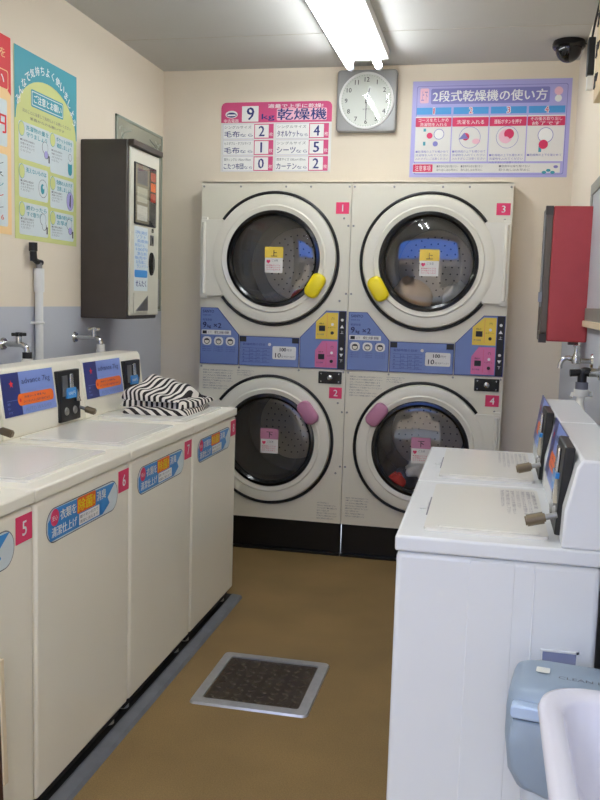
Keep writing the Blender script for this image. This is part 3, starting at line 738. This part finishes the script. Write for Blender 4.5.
def sign():
    W, H = .642, .385
    f = FB()
    X = lambda cx: (cx-30)/555*W; Y = lambda cy: H-(cy-30)/360*H
    q = MB(); q.prism(f, [(0, 0), (W, 0), (W, H-.03)] + [(W-.03+.03*math.cos(t*PI/8), H-.03+.03*math.sin(t*PI/8)) for t in range(1, 5)] + [(.03-.03*math.sin(t*PI/8), H-.03+.03*math.cos(t*PI/8)) for t in range(0, 5)], .0005, .003, M_paper)
    q.flat(f, [(0, Y(135)), (W, Y(135)), (W, H-.03)] + [(W-.03+.03*math.cos(t*PI/8), H-.03+.03*math.sin(t*PI/8)) for t in range(1, 5)] + [(.03-.03*math.sin(t*PI/8), H-.03+.03*math.cos(t*PI/8)) for t in range(0, 5)], .0035, M_signpink)
    T = lambda t, x0, x1, y0, y1, m, c=.0048, bold=0: q.text(f, t, X(x0), Y(y1), Y(y0)-Y(y1), m, c, w=X(x1)-X(x0), bold=bold)
    T('適量で上手に乾燥!', 268, 540, 42, 62, M_white, bold=.01)
    q.rect(f, X(136), Y(130), X(220), Y(50), .0042, M_white); T('9', 160, 196, 58, 122, M_navy, bold=.012)
    q.disc(f, X(83), Y(92), .036, .0042, M_white, 24, .021); q.disc(f, X(83), Y(95), .03, .0046, M_navy, 24, .014); q.rect(f, X(62), Y(100), X(104), Y(92), .005, M_white)
    T('中古電器', 45, 120, 116, 134, M_white)
    T('kg', 236, 300, 92, 128, M_navy, bold=.012)
    q.flat(f, rrect(X(312), Y(126), X(560), Y(64), .008), .0040, M_lpink)
    T('乾燥機', 315, 557, 66, 124, M_navy, bold=.012)
    rows = ((142, 218), (226, 302), (310, 385))
    L = (('シングルサイズ', '毛布なら', '2'), ('セミダブル・ダブルサイズ', '毛布なら', '1'), ('薄手シングル 190cm×190cm', 'こたつ布団なら', '0'))
    R = (('シングルサイズ', 'タオルケットなら', '4'), ('シングルサイズ', 'シーツなら', '5'), ('標準サイズ 100cm×180cm', 'カーテンなら', '2'))
    for (y0, y1), a, b in zip(rows, L, R):
        for (x0, xb, x1), (s_, t, n) in (((42, 200, 298), a), ((310, 475, 572), b)):
            q.rect(f, X(x0), Y(y1), X(x1), Y(y0), .0038, M_lav); q.rect(f, X(x0)+.001, Y(y1)+.001, X(x1), Y(y0)-.001, .0042, M_white)
            T(s_, x0+6, xb-14, y0+8, y0+24, M_print, .0048)
            k = len(t)-2; xm = x0+6+(xb-x0-34)*(k/(k+1.2)); T(t[:-2], x0+6, xm, y0+36, y1-8, M_navy, .0048, .008); T('なら', xm+3, xb-6, y0+50, y1-10, M_navy)
            q.rect(f, X(xb), Y(y1), X(x1), Y(y0), .0044, M_signpink); q.rect(f, X(xb)+.005, Y(y1)+.005, X(x1-24), Y(y0)-.005, .0048, M_white)
            cx = (xb+x1-24)/2; T(n, cx-(14 if n != '1' else 4), cx+(14 if n != '1' else 3), y0+12, y1-12, M_navy, .0054, .012)
            T('枚', x1-21, x1-3, y1-32, y1-12, M_white, .0050)
    o = q.build('price_sign', loc=(-1.548, YB, 2.167), smooth=False)
    tag(o, 'pink and white dryer capacity sign with large 9 left of the clock', 'sign')
sign()

def poster():
    W, H = .832, .508; f = FB()
    X = lambda cx: (cx-20)/565*W; Y = lambda cy: H-(cy-12)/350*H
    q = MB(); q.prism(f, [(0, 0), (W, 0), (W, H), (0, H)], .0005, .002, M_lav)
    T = lambda t, x0, x1, y0, y1, m, c=.0044, bold=0: q.text(f, t, X(x0), Y(y1), Y(y0)-Y(y1), m, c, w=X(x1)-X(x0), bold=bold)
    q.flat(f, rrect(X(36), Y(352), X(572), Y(30), .01), .0026, M_lav2); q.flat(f, rrect(X(38), Y(350), X(570), Y(32), .01), .0030, M_lav)
    q.flat(f, rrect(X(88), Y(96), X(510), Y(40), .01), .0034, M_lav2)
    
    T('2段式乾燥機の使い方', 94, 500, 48, 88, M_white, .0042, .012)
    q.flat(f, rrect(X(48), Y(92), X(80), Y(38), .008), .0034, M_lpink); T('上下', 52, 76, 48, 84, M_lav2)
    q.disc(f, X(540), Y(56), .022, .0034, M_lpink, 24); q.disc(f, X(540), Y(82), .018, .0034, M_white, 24)
    heads = (('コースをたしかめ', '洗濯物を入れる'), ('洗濯を入れる', ''), ('運転ボタンを押す', ''), ('その後お取り出し', '終了です'))
    for k in range(4):
        x0 = 38+134*k; x1 = x0+126
        q.rect(f, X(x0), Y(133), X(x1), Y(108), .0036, M_sky); nx = 6 if k else 2.5
        for e, (dx, dy) in enumerate(((-2, -2), (2, -2), (-2, 2), (2, 2))): T(str(k+1), (x0+x1)/2-nx+dx, (x0+x1)/2+nx+dx, 110+dy, 131+dy, M_white, .0042+.0002*e)
        T(str(k+1), (x0+x1)/2-nx, (x0+x1)/2+nx, 110, 131, M_crim, .0054)
        q.rect(f, X(x0-2), Y(305), X(x1+2), Y(140), .0034, M_paper); q.flat(f, rrect(X(x0-2), Y(178), X(x1+2), Y(145), .004), .0040, M_crim)
        a, b = heads[k]
        if b: T(a, x0+8, x1-8, 147, 160, M_white); T(b, x0+14, x1-14, 163, 176, M_white)
        else: T(a, x0+14, x1-14, 154, 170, M_white)
        cx = (x0+x1)/2
        # simple pictures
        if k == 0:
            q.disc(f, X(cx+22), Y(205), .028, .0040, M_lav2, 20); q.disc(f, X(cx+22), Y(205), .025, .0044, M_white, 20); q.disc(f, X(cx-12), Y(210), .016, .0044, M_crim, 16); q.rect(f, X(cx-35), Y(195), X(cx-26), Y(184), .0044, M_teal); q.rect(f, X(cx-35), Y(246), X(cx-26), Y(232), .0044, M_teal); q.disc(f, X(cx+10), Y(240), .014, .0044, M_lav2, 16)
        elif k == 1:
            q.disc(f, X(cx-15), Y(215), .02, .0044, M_crim, 16); q.flat(f, [(X(cx-40), Y(225)), (X(cx-20), Y(200)), (X(cx-5), Y(222))], .0046, M_lav2); q.disc(f, X(cx+24), Y(232), .022, .0042, M_lpink, 20, .014); q.ringflat(f, X(cx), Y(218), .055, .057, .0042, M_lav2)
        elif k == 2:
            q.ringflat(f, X(cx), Y(218), .056, .058, .0042, M_lav2); q.disc(f, X(cx-6), Y(215), .036, .0042, M_lpink, 24); q.disc(f, X(cx+6), Y(206), .026, .0046, M_crim, 20); q.disc(f, X(cx-4), Y(228), .018, .0048, M_lpink, 16)
        else:
            q.disc(f, X(cx), Y(212), .04, .0040, M_lav2, 24); q.disc(f, X(cx), Y(212), .037, .0044, M_white, 24); q.disc(f, X(cx-6), Y(245), .024, .0048, M_crim, 20); q.rect(f, X(cx-22), Y(272), X(cx-12), Y(250), .0046, M_teal)
        for j in range(3 if k != 3 else 1): T(('■乾燥機の上下を確かめて', '洗濯物を入れてください', '入れすぎにご注意ください')[j], x0+2, x1-4, 264+13*j+(14 if k > 1 else 0), 273+13*j+(14 if k > 1 else 0), M_lav2)
    q.rect(f, X(32), Y(346), X(560), Y(312), .0034, M_paper); q.flat(f, rrect(X(33), Y(343), X(105), Y(315), .003), .0040, M_crim); T('注意事項', 40, 98, 319, 339, M_white)
    for a in (120, 208, 345):
        for j in range(2): T(('■使用中は扉を開けない', '取り出しはお早めに')[j], a, a+(110 if a > 300 else 78), 318+13*j, 327+13*j, M_print)
    for a, b in ((505, 345), (520, 338), (535, 345), (545, 325)): q.disc(f, X(a), Y(b), .012, .0044, M_teal if a < 540 else M_lav2, 12, .008)
    o = q.build('instruction_poster', loc=(-.464, YB, 2.137), smooth=False)
    tag(o, 'lavender poster with four numbered dryer steps right of the clock', 'poster')
poster()

# ------------------------------------------------------------------ things on the left wall
FLW = Fr((0, 0, 0), (0, 1, 0), (0, 0, 1))
def poster_teal():
    W, H = .54, .764; f = FLW; q = MB()
    q.prism(f, [(0, 0), (W, 0), (W, H), (0, H)], .0005, .002, M_lime)
    arch = [(W/2-.262*math.cos(t), H-.285+.19*math.sin(t)) for t in [PI*i/20 for i in range(21)]]
    q.flat(f, [(.0, H), (.0, H-.285)] + arch[:11], .003, M_teal); q.flat(f, [arch[10], *arch[11:], (W, H-.285), (W, H), (0, H)], .003, M_teal)
    for i, ch in enumerate('みんなで気持ちよく使いましょう'):
        t = PI*(.90-.80*i/14); g = f.sub(W/2+.262*math.cos(t)*.92, H-.285+.222*math.sin(t)-.003, 0, (t-PI/2)*.65); q.text(g, ch, 0, 0, .035, M_white, .0036, al='C', bold=.012)
    g = f; q.flat(g, rrect(.13, H-.215, .41, H-.145, .008), .0034, M_teal); q.flat(g, rrect(.136, H-.209, .404, H-.151, .006), .0038, M_pale); q.flat(g, rrect(.14, H-.205, .40, H-.155, .006), .0042, M_teal)
    q.text(g, 'ご注意とお願い', .15, H-.197, .034, M_white, .0048, w=.24, bold=.01)
    q.text(g, '次のことに注意して気持ちよくお使いください', .06, H-.25, .015, M_print, .0036, w=.42); q.text(g, '係員からのお願いです', .12, H-.272, .012, M_print, .0036, w=.3)
    secs = ((.03, .30, .325, .475, '洗濯物の量を', '守りましょう'), (.29, .52, .305, .475, 'ポケットの中を', '確認しましょう'),
            (.03, .28, .17, .305, '洗えないものは', ''), (.29, .52, .155, .29, '洗剤の入れすぎ', '注意しましょう'),
            (.03, .28, .02, .152, '終わったら', 'すぐ取り出す'), (.29, .52, .02, .14, '乾燥の終わりは', 'お早めに'))
    for i, (a0, a1, b0, b1, t1, t2) in enumerate(secs):
        q.flat(g, rrect(a0, b0, a1-.01, b1, .012), .003, M_pale)
        q.disc(g, a0+.022, b1-.03, .024, .0036, M_teal, 20, .03); q.disc(g, a0+.022, b1-.03, .022, .004, M_lime, 20, .028)
        q.text(g, t1, a0+.055, b1-.03, .02, M_teal, .0038, w=a1-a0-.08, bold=.012)
        if t2: q.text(g, t2, a0+.06, b1-.056, .02, M_teal, .0038, w=(a1-a0-.08)*.9, bold=.012)
        for j in range(4): q.text(g, ('■洗濯物は機械の', '容量に合わせて', '入れすぎないで', 'ください')[j], a0+.012, b1-.078-.014*j if b1-b0 > .14 else b1-.072-.012*j, .009, M_print, .0038, w=(a1-a0)*(.42 if j < 3 else .3))
        cx, cy = a1-.055, b0+.045
        if i == 1: q.flat(g, rrect(cx-.012, b0+.01, cx+.028, b0+.085, .02), .0038, M_teal); q.flat(g, rrect(cx-.012, b0+.06, cx+.028, b0+.11, .012), .0042, M_pale); q.ringflat(g, cx+.008, b0+.09, .014, .016, .0046, M_print)
        elif i == 3: q.disc(g, cx+.008, cy, .034, .0038, M_print, 24, .042); q.disc(g, cx+.008, cy, .032, .0040, M_lav, 24, .04); q.flat(g, [(cx, cy-.02), (cx+.012, cy-.03), (cx+.014, cy+.03), (cx+.006, cy+.025)], .0046, M_blk)
        elif i == 2: q.ringflat(g, cx, cy+.01, .036, .038, .0038, M_print); q.disc(g, cx-.004, cy+.008, .016, .0042, M_teal, 14, .022); q.disc(g, cx+.004, cy+.016, .008, .0046, M_pale, 12)
        else:
            q.disc(g, cx, cy+.03, .026, .0038, M_print, 18); q.disc(g, cx, cy+.03, .0235, .0042, M_pale, 18); q.disc(g, cx+.01, cy, .02, .0042, M_print, 18, .016); q.disc(g, cx+.008, cy+.002, .016, .0046, M_lav if i != 4 else M_pale, 14); q.rect(g, cx+.028, cy-.03, cx+.038, cy, .0046, M_blk)
    o = q.build('notice_poster', loc=(XL, 3.266, 1.666), smooth=False); tag(o, 'teal and lime notice poster on the left wall beside the brown box', 'poster')
poster_teal()
def poster_red():
    W, H = .54, .764; f = FLW; q = MB()
    q.prism(f, [(0, 0), (W, 0), (W, H), (0, H)], .0005, .002, M_peach); q.flat(f, [(0, H-.21), (W*.25, H-.13), (W*.5, H-.12), (W*.8, H-.15), (W, H-.22), (W, H), (0, H)], .003, M_red)
    q.text(f, 'コインランドリーを', .06, H-.085, .035, M_peach, .0036, w=.44); q.flat(f, rrect(.2, H-.205, .52, H-.13, .01), .0034, M_peach); q.flat(f, rrect(.204, H-.201, .516, H-.134, .01), .0038, M_red); q.text(f, 'お使い', .22, H-.192, .05, M_white, .0044, w=.27)
    q.flat(f, rrect(.03, .34, W-.03, .52, .01), .003, M_pale); q.text(f, '500円', .25, .39, .07, M_red, .0036, w=.25, bold=.012); q.text(f, '洗濯 乾燥', .05, .45, .03, M_teal, .0036, w=.17)
    q.flat(f, rrect(.03, .03, W-.03, .31, .01), .003, M_pale)
    for i in range(6): q.text(f, ('●上着 ズボン', '●ブラウス', '○毛布 シーツ', 'カーテン', 'タオル', '9:00〜18:00 066-616')[i], .06, .265-.042*i, .02, (M_print, M_blk, M_teal, M_red, M_print, M_red)[i], .0036, w=.42)
    o = q.build('notice_poster', loc=(XL, 2.70, 1.676), smooth=False); tag(o, 'red and peach poster cut by the left edge of the photo', 'poster')
poster_red()

def mirror():
    r = thing('wall_mirror', 'mirror with etched corners on the left wall behind the brown box', 'mirror', (XL, 4.235, 1.36)); f = FLW; W, H = .635, 1.0
    q = MB(); q.prism(f, [(0, 0), (W, 0), (W, H), (0, H)], .001, .008, M_mirror); q.build('mirror_glass', r, bevel=.003)
    q = MB()
    for rc in ((0, 0, W, .012), (0, H-.012, W, H), (0, 0, .012, H), (W-.012, 0, W, H)): q.prism(f, [(rc[0], rc[1]), (rc[2], rc[1]), (rc[2], rc[3]), (rc[0], rc[3])], .0005, .011, M_mirredge)
    q.build('edge_frame', r)
    for (a, b, s, t) in ((.05, H-.05, 1, -1), (W-.05, H-.05, -1, -1), (W-.05, .05, -1, 1)):
        q = MB()
        for k in range(9):
            x = a+s*.012*(k % 5); y = b+t*.012*(k*2 % 5); g = f.sub(x, y, .0088, k*.8); q.flat(g, [(0, 0), (.014, .007), (.03, 0), (.014, -.007)], .0003, M_mirredge)
        q.tube(at_pts([f.p(a, b+t*.12, .009), f.p(a+s*.02, b+t*.05, .009), f.p(a+s*.07, b+t*.02, .009), f.p(a+s*.14, b, .009)]), .0022, M_mirredge, 5)
        q.build('etched_corner', r, smooth=False)
mirror()

def vending():
    r = thing('detergent_vending_box', 'dark brown wall box with cream front and display window on the left wall', 'vending machine', (XL, 3.85, 1.335))
    D, W, H = .235, .375, .83
    q = MB(); q.box((0, 0, 0), (D, W, H), M_brown); q.build('case', r, bevel=.006)
    f = Fr((D, 0, 0), (0, 1, 0), (0, 0, 1))
    q = MB(); q.prism(f, [(.012, .018), (W-.005, .018), (W-.005, H-.03), (.012, H-.03)], 0, .012, M_boxface); fp = q.build('front_door', r, bevel=.004)
    q = MB(); q.prism(f, [(.05, .45), (.315, .45), (.315, .735), (.05, .735)], .012, .018, M_black); q.prism(f, [(.058, .458), (.225, .458), (.225, .727), (.058, .727)], .018, .0185, M_sole2)
    for k in range(3): q.prism(f, [(.075, .47+.085*k), (.20, .47+.085*k), (.20, .54+.085*k), (.075, .54+.085*k)], .0185, .019, (M_paper, M_boxface, M_print)[k])
    for k in range(5): q.rect(f, .24, .47+.05*k, .305, .512+.05*k, .0192, (M_blk, M_dark, M_amber, M_orange, M_amber)[k])
    q.build('display_window', fp)
    q = MB(); q.prism(f, [(.052, .455), (.313, .455), (.313, .73), (.052, .73)], .0205, .0225, M_wglass); q.build('window_glass', fp)
    q = MB(); q.rect(f, .055, .135, .225, .44, .0128, M_pale)
    for i in range(9): q.text(f, ('洗剤', 'ソフト', '柔軟剤', '粉石けん', '100円', '漂白剤', '販売中', 'お洗濯に', 'ランドリー')[i], .065+.012*(i % 3), .405-.02*i, .016, M_stick, .0134, w=.14-.02*(i % 2))
    q.flat(f, rrect(.06, .2, .22, .235, .01), .0134, M_stick); q.text(f, 'せんたく', .075, .155, .03, M_navy, .0134, w=.13, bold=.012); q.build('product_label', fp, smooth=False)
    q = MB(); q.lathe(f, [(.0005, .022), (.026, .022), (.032, .018), (.033, .012)], M_blackg, 32, a=.272, b=.27, sy=1.75); q.build('knob', fp)
    q = MB(); q.prism(f, [(.255, .36), (.295, .36), (.295, .41), (.255, .41)], .012, .016, M_steel); q.prism(f, [(.272, .37), (.278, .37), (.278, .40), (.272, .40)], .016, .0165, M_blk); q.build('coin_slot', fp)
    q = MB(); q.prism(f, [(.05, .03), (.225, .03), (.225, .125), (.05, .125)], .012, .018, M_boxface); q.prism(f, [(.06, .04), (.215, .04), (.215, .115)], .018, .021, M_steel); q.build('delivery_flap', fp, bevel=.002)
    q = MB(); q.lathe(f, [(.01, .012), (.01, .02), (.0005, .021)], M_chrome, 16, a=.275, b=.432); q.build('key_lock', fp)
    q = MB(); q.cyl(f.p(W+.004, .06, .008), f.p(W+.004, .2, .008), .006, M_steel, 10); q.build('hinge', fp)
    q = MB(); q.prism(f, [(.005, H-.028), (W, H-.028), (W, H), (.005, H)], 0, .03, M_brown); q.build('top_ledge', r, bevel=.003)
M_sole2 = mat('dim_display_back', (150, 142, 122), .5)
vending()

def bracket_tap(name, label, loc, d, chrome, hose_pts, handle_black=False, tip=.14):
    # wall tap with hose adapter; d = +1 points to +X
    r = thing(name, label, 'tap', loc)
    q = MB(); q.cyl((0, 0, 0), (d*.008, 0, 0), .026, chrome, 20, .022); q.build('flange', r)
    q = MB(); q.tube(at_pts([(0, 0, 0), (d*.06, 0, 0), (d*(tip-.02), 0, .0), (d*tip, 0, -.012), (d*(tip+.006), 0, -.035)]), .0115, chrome, 12); b = q.build('pipe', r)
    q = MB(); x = d*(tip-.03); q.cyl((x, 0, 0), (x, 0, .035), .012, chrome, 14); q.cyl((x-.02, -.02, .04), (x+.02, .02, .04), .007, M_black if handle_black else chrome, 10); q.cyl((x-.02, .02, .04), (x+.02, -.02, .04), .007, M_black if handle_black else chrome, 10); q.cyl((x, 0, .032), (x, 0, .048), .014, M_black if handle_black else chrome, 14)
    q.build('handle', r)
    if hose_pts:
        q = MB(); x = d*(tip+.006); q.cyl((x, 0, -.03), (x, 0, -.055), .019, M_black if handle_black else M_pvc, 16); q.cyl((x, 0, -.055), (x, 0, -.07), .022, M_pvc, 16); q.build('adapter', r)
        q = MB(); q.tube(at_pts([(x, 0, -.062)] + hose_pts, 12), .0125, M_pvc, 12); q.build('hose', r)
    return r
bracket_tap('water_tap', 'chrome wall tap with white hose behind washers 7 and 8', (XL, 3.795, 1.245), 1, M_chrome, [(.14, -.005, -.10), (.105, -.02, -.16), (.075, -.03, -.24)], False, .125)
bracket_tap('water_tap', 'black handled wall tap with white hose at left edge of photo', (XL, 3.17, 1.24), 1, M_chrome, [(.10, -.03, -.08), (.085, -.09, -.13), (.07, -.16, -.22)], True, .10)

def pipe():
    r = thing('water_pipe', 'white vertical water pipe with black valve on the left wall', 'pipe', (XL, 3.42, .95))
    q = MB(); q.cyl((.022, 0, -.3), (.022, 0, .60), .017, M_pvcgrey, 16); q.cyl((.022, 0, .50), (.022, 0, .60), .022, M_pvcgrey, 16); q.build('riser', r)
    for z in (.37, .12):
        q = MB(); q.tube([(0, -.03, z), (.02, -.03, z), (.042, 0, z), (.02, .03, z), (0, .03, z)], .006, M_pvcgrey, 8); q.build('clip', r)
    q = MB(); q.cyl((.022, 0, .60), (.022, 0, .625), .014, M_steel, 14); q.tube(at_pts([(.022, .02, .625), (.022, -.015, .628), (.03, -.06, .64)]), .012, M_black, 12); q.build('valve', r)
    q = MB(); q.cyl((.03, -.058, .63), (.03, -.062, .67), .015, M_black, 14); q.cyl((.03, -.062, .67), (.03, -.062, .705), .018, M_black, 14); q.build('valve_handle', r)
pipe()

# ------------------------------------------------------------------ things on the right wall
def red_box():
    r = thing('red_wall_cabinet', 'red metal cabinet with dark glazed front on the right wall above the taps', 'cabinet', (XR, 3.72, 1.31))
    D, W, H = .16, .21, .548
    q = MB(); q.box((-D, 0, 0), (0, W, H), M_redbox); q.build('case', r, bevel=.006)
    f = Fr((-D, W, 0), (0, -1, 0), (0, 0, 1))
    q = MB()
    for rc in ((0, 0, W, .04), (0, H-.04, W, H), (0, 0, .04, H), (W-.04, 0, W, H)): q.prism(f, [(rc[0], rc[1]), (rc[2], rc[1]), (rc[2], rc[3]), (rc[0], rc[3])], 0, .026, M_cabframe)
    d = q.build('door', r, bevel=.003)
    q = MB(); q.prism(f, [(.03, .03), (W-.03, .03), (W-.03, H-.03), (.03, H-.03)], .006, .012, M_mirror2); q.build('glass', d)
    q = MB(); q.cyl(f.p(W-.012, .14, .03), f.p(W-.012, .52, .03), .005, M_steel, 10); q.build('door_bar', d)
    q = MB(); q.prism(f, [(W-.03, .16), (W-.005, .16), (W-.005, .2), (W-.03, .2)], .026, .04, M_steel); q.build('latch', d)
    for z in (0, H-.03):
        q = MB(); q.prism(f, [(W-.03, z-.006), (W+.004, z-.006), (W+.004, z+.03), (W-.03, z+.03)], .0, .03, M_brown); q.build('corner_clip', d)
    q = MB(); q.box((-.07, .02, -.012), (-.03, .06, 0), M_brown); q.build('bracket', r)
M_mirror2 = mat('dull_cabinet_glass', (120, 124, 116), .15, .3)
red_box()
def bib_tap():
    r = thing('water_tap', 'bare chrome spout tap on the right wall directly under the red cabinet', 'tap', (XR, 3.47, 1.25))
    q = MB(); q.cyl((0, 0, 0), (-.008, 0, 0), .028, M_chrome, 20, .024); q.build('flange', r)
    q = MB(); q.tube(at_pts([(0, 0, 0), (-.05, 0, 0), (-.085, 0, .008), (-.105, 0, .004), (-.116, 0, -.012), (-.118, 0, -.032)]), [.010]*17 + [.009]*24, M_chrome, 14); q.build('spout', r)
    q = MB(); q.lathe(Fr((-.06, 0, 0), (1, 0, 0), (0, 1, 0)), [(.016, -.012), (.019, 0), (.014, .018), (.009, .03), (.009, .05), (.014, .052), (.014, .058), (.0005, .06)], M_chrome, 20); q.cyl((-.06, -.028, .054), (-.06, .028, .054), .006, M_chrome, 10); q.build('handle', r)
bib_tap()
def hose_tap():
    r = thing('water_tap', 'black valve tap on the right wall with white hose to the washers', 'tap', (XR, 3.20, 1.225))
    q = MB(); q.cyl((0, 0, 0), (-.008, 0, 0), .026, M_chrome, 20); q.cyl((-.008, 0, 0), (-.04, 0, 0), .016, M_chrome, 16); q.build('flange', r)
    q = MB(); q.tube(at_pts([(-.035, 0, .0), (-.06, 0, 0), (-.062, 0, -.04)]), .016, M_black, 14); q.cyl((-.05, 0, 0), (-.105, -.004, -.004), .013, M_black, 12); q.build('valve', r)
    q = MB(); q.cyl((-.062, 0, -.035), (-.062, 0, -.06), .022, M_print, 16); q.cyl((-.062, 0, -.06), (-.062, 0, -.085), .026, M_pvc, 18); q.tube([(-.09, .01, -.075), (-.095, 0, -.09)], .006, M_pvc, 8); q.tube([(-.03, .01, -.07), (-.028, 0, -.085)], .006, M_pvc, 8); q.build('adapter', r)
    q = MB(); q.tube(at_pts([(-.062, 0, -.08), (-.066, -.03, -.12), (-.055, -.12, -.16), (-.035, -.3, -.21), (-.02, -.42, -.30)], 12), .0135, M_pvc, 14); q.build('hose', r)
hose_tap()
def banner():
    r = thing('wall_board', 'beige board with dark brush marks high on the right wall', 'board', (XR, 3.10, 2.27)); f = Fr((0, .68, 0), (0, -1, 0), (0, 0, 1))
    q = MB(); q.prism(f, [(0, 0), (.68, 0), (.68, .4), (0, .4)], .004, .03, M_board)
    e = Fr((-.017, .68, 0), (-1, 0, 0), (0, 0, 1))
    for k, b in enumerate((.05, .17, .29)):
        for (a0, b0, a1, b1) in ((.02, 0, .07, .05), (.03, .05, .05, .0), (.08, .02, .12, .04)):
            q.tube([f.p(a0, b+b0, .031), f.p(a1, b+b1, .031)], .005, M_blk, 6)
    q.build('panel', r, bevel=.004)
banner()
def adapter():
    r = thing('cable_box', 'small black power adapter with white plug beside the beige board', 'adapter', (XR, 4.15, 2.53))
    q = MB(); q.box((-.03, -.02, -.06), (0, .03, .10), M_black); q.build('body', r, bevel=.004)
    q = MB(); q.box((-.026, -.01, -.12), (0, .03, -.062), M_pvc); q.build('plug', r, bevel=.003)
    q = MB(); q.tube(at_pts([(-.015, .0, .10), (-.01, -.06, .16), (-.008, -.18, .20)]), .005, M_black, 8); q.build('cable', r)
adapter()

# ------------------------------------------------------------------ foreground
def waste_bin():
    r = thing('waste_bin', 'blue grey plastic waste bin with hood and flap in front of the white washer', 'bin', (.237, 1.750, 0), -.13)
    def ring(hx, y0, y1, z, rad=.04): return [Vector((x, y, z)) for x, y in rrect(-hx, y0, hx, y1, rad, 6)]
    q = MB(); q.loft([ring(.10, -.07, .07, 0), ring(.103, -.072, .072, .02), ring(.122, -.08, .085, .55)], M_binb); q.build('bucket', r)
    q = MB(); q.loft([ring(.13, -.085, .09, .50), ring(.146, -.09, .094, .53), ring(.155, -.09, .096, .60), ring(.155, -.087, .096, .655), ring(.152, -.082, .094, .685), ring(.146, -.074, .088, .700), ring(.130, -.058, .075, .708)], M_bin)
    fr = Fr((0, -.086, 0), (1, 0, 0), (0, 0, 1)); h = q.build('hood', r, ang=60)
    g = Fr((0, 0, .709), (1, 0, 0), (0, 1, 0))
    q = MB(); q.flat(g, rrect(-.105, .005, -.078, .032, .003), .0015, M_lime2); q.text(g, 'CLEAN BOX', -.06, -.012, .012, M_print, .0015, w=.12); q.build('sticker', h, smooth=False)
    q = MB(); outl = [(-.138, .650), (-.146, .60), (-.138, .55), (-.115, .515), (-.07, .500), (.07, .500), (.115, .515), (.138, .55), (.146, .60), (.138, .650)]
    rings = []
    for s_, c in ((1, -.02), (1, .010), (.97, .016), (.9, .019)): rings.append([fr.p(a*s_, .58+(b-.58)*s_, c) for a, b in outl])
    q.loft(rings, M_bin); fl = q.build('flap', r, ang=50)
    q = MB(); q.prism(fr, rrect(-.142, .655, .142, .682, .008, 3), -.01, .022, M_binl); q.build('flap_lip', fl, bevel=.004)
M_lime2 = mat('pale_sticker', (226, 226, 214), .5)
waste_bin()
def sink():
    r = thing('wash_basin', 'white ceramic wash basin on the right wall in the near corner', 'sink', (XR, 1.222, .80))
    # outline in the x,y plane (x negative from the wall)
    def ring(sx0, y0, y1, z, rad): return [Vector((x, y, z)) for x, y in rrect(sx0, y0, -.001, y1, rad, 8)]
    q = MB()
    def rr(x0, x1, y0, y1, z, ra, rb=.01, n=8):
        out = []
        for cx, cy, t0, rad in ((x1-rb, y0+rb, -PI/2, rb), (x1-rb, y1-rb, 0, rb), (x0+ra, y1-ra, PI/2, ra), (x0+ra, y0+ra, PI, ra)):
            out += [Vector((cx+rad*math.cos(t0+PI/2*i/n), cy+rad*math.sin(t0+PI/2*i/n), z)) for i in range(n+1)]
        return out
    q.loft([rr(-.16, -.002, -.15, .16, -.24, .05), rr(-.24, -.002, -.25, .25, -.10, .07), rr(-.275, -.002, -.285, .285, -.05, .075), rr(-.283, -.002, -.292, .292, -.015, .075), rr(-.278, -.002, -.288, .288, -.003, .072), rr(-.270, -.002, -.28, .28, .0, .068),
            rr(-.250, -.03, -.25, .245, -.001, .06, .03), rr(-.243, -.04, -.243, .238, -.008, .055, .03), rr(-.225, -.06, -.22, .215, -.10, .05, .04), rr(-.18, -.09, -.15, .15, -.15, .05, .04)], M_ceramic)
    q.build('basin', r, ang=60)
    q = MB(); f = Fr((-.14, 0, -.149), (1, 0, 0), (0, 1, 0)); q.lathe(f, [(.0005, .003), (.016, .003), (.02, .0015), (.022, 0)], M_chrome, 20); q.build('drain_ring', r)
    q = MB(); q.tube(at_pts([(-.12, 0, -.24), (-.12, 0, -.40), (-.10, 0, -.45), (-.06, 0, -.42), (-.01, 0, -.42)]), .017, M_chrome, 12); q.build('trap', r)
sink()
def board():
    r = thing('wooden_board', 'dark brown board with cream edging leaning on the nearest left washer', 'board', (-1.118, 1.678, 0)); f = Fr((.02, 0, 0), (0, 1, 0), (-.03, 0, 1))
    q = MB(); q.prism(f, [(-.2, .0), (.145, .0), (.145, .545), (-.2, .545)], -.012, .0, M_wood); q.build('panel', r)
    q = MB(); q.prism(f, [(.145, .24), (.165, .24), (.165, .56), (.145, .56)], -.012, .004, M_edge); q.prism(f, [(-.2, .545), (.145, .545), (.145, .56), (-.2, .56)], -.012, .004, M_edge); q.build('edging', r, bevel=.002)
board()
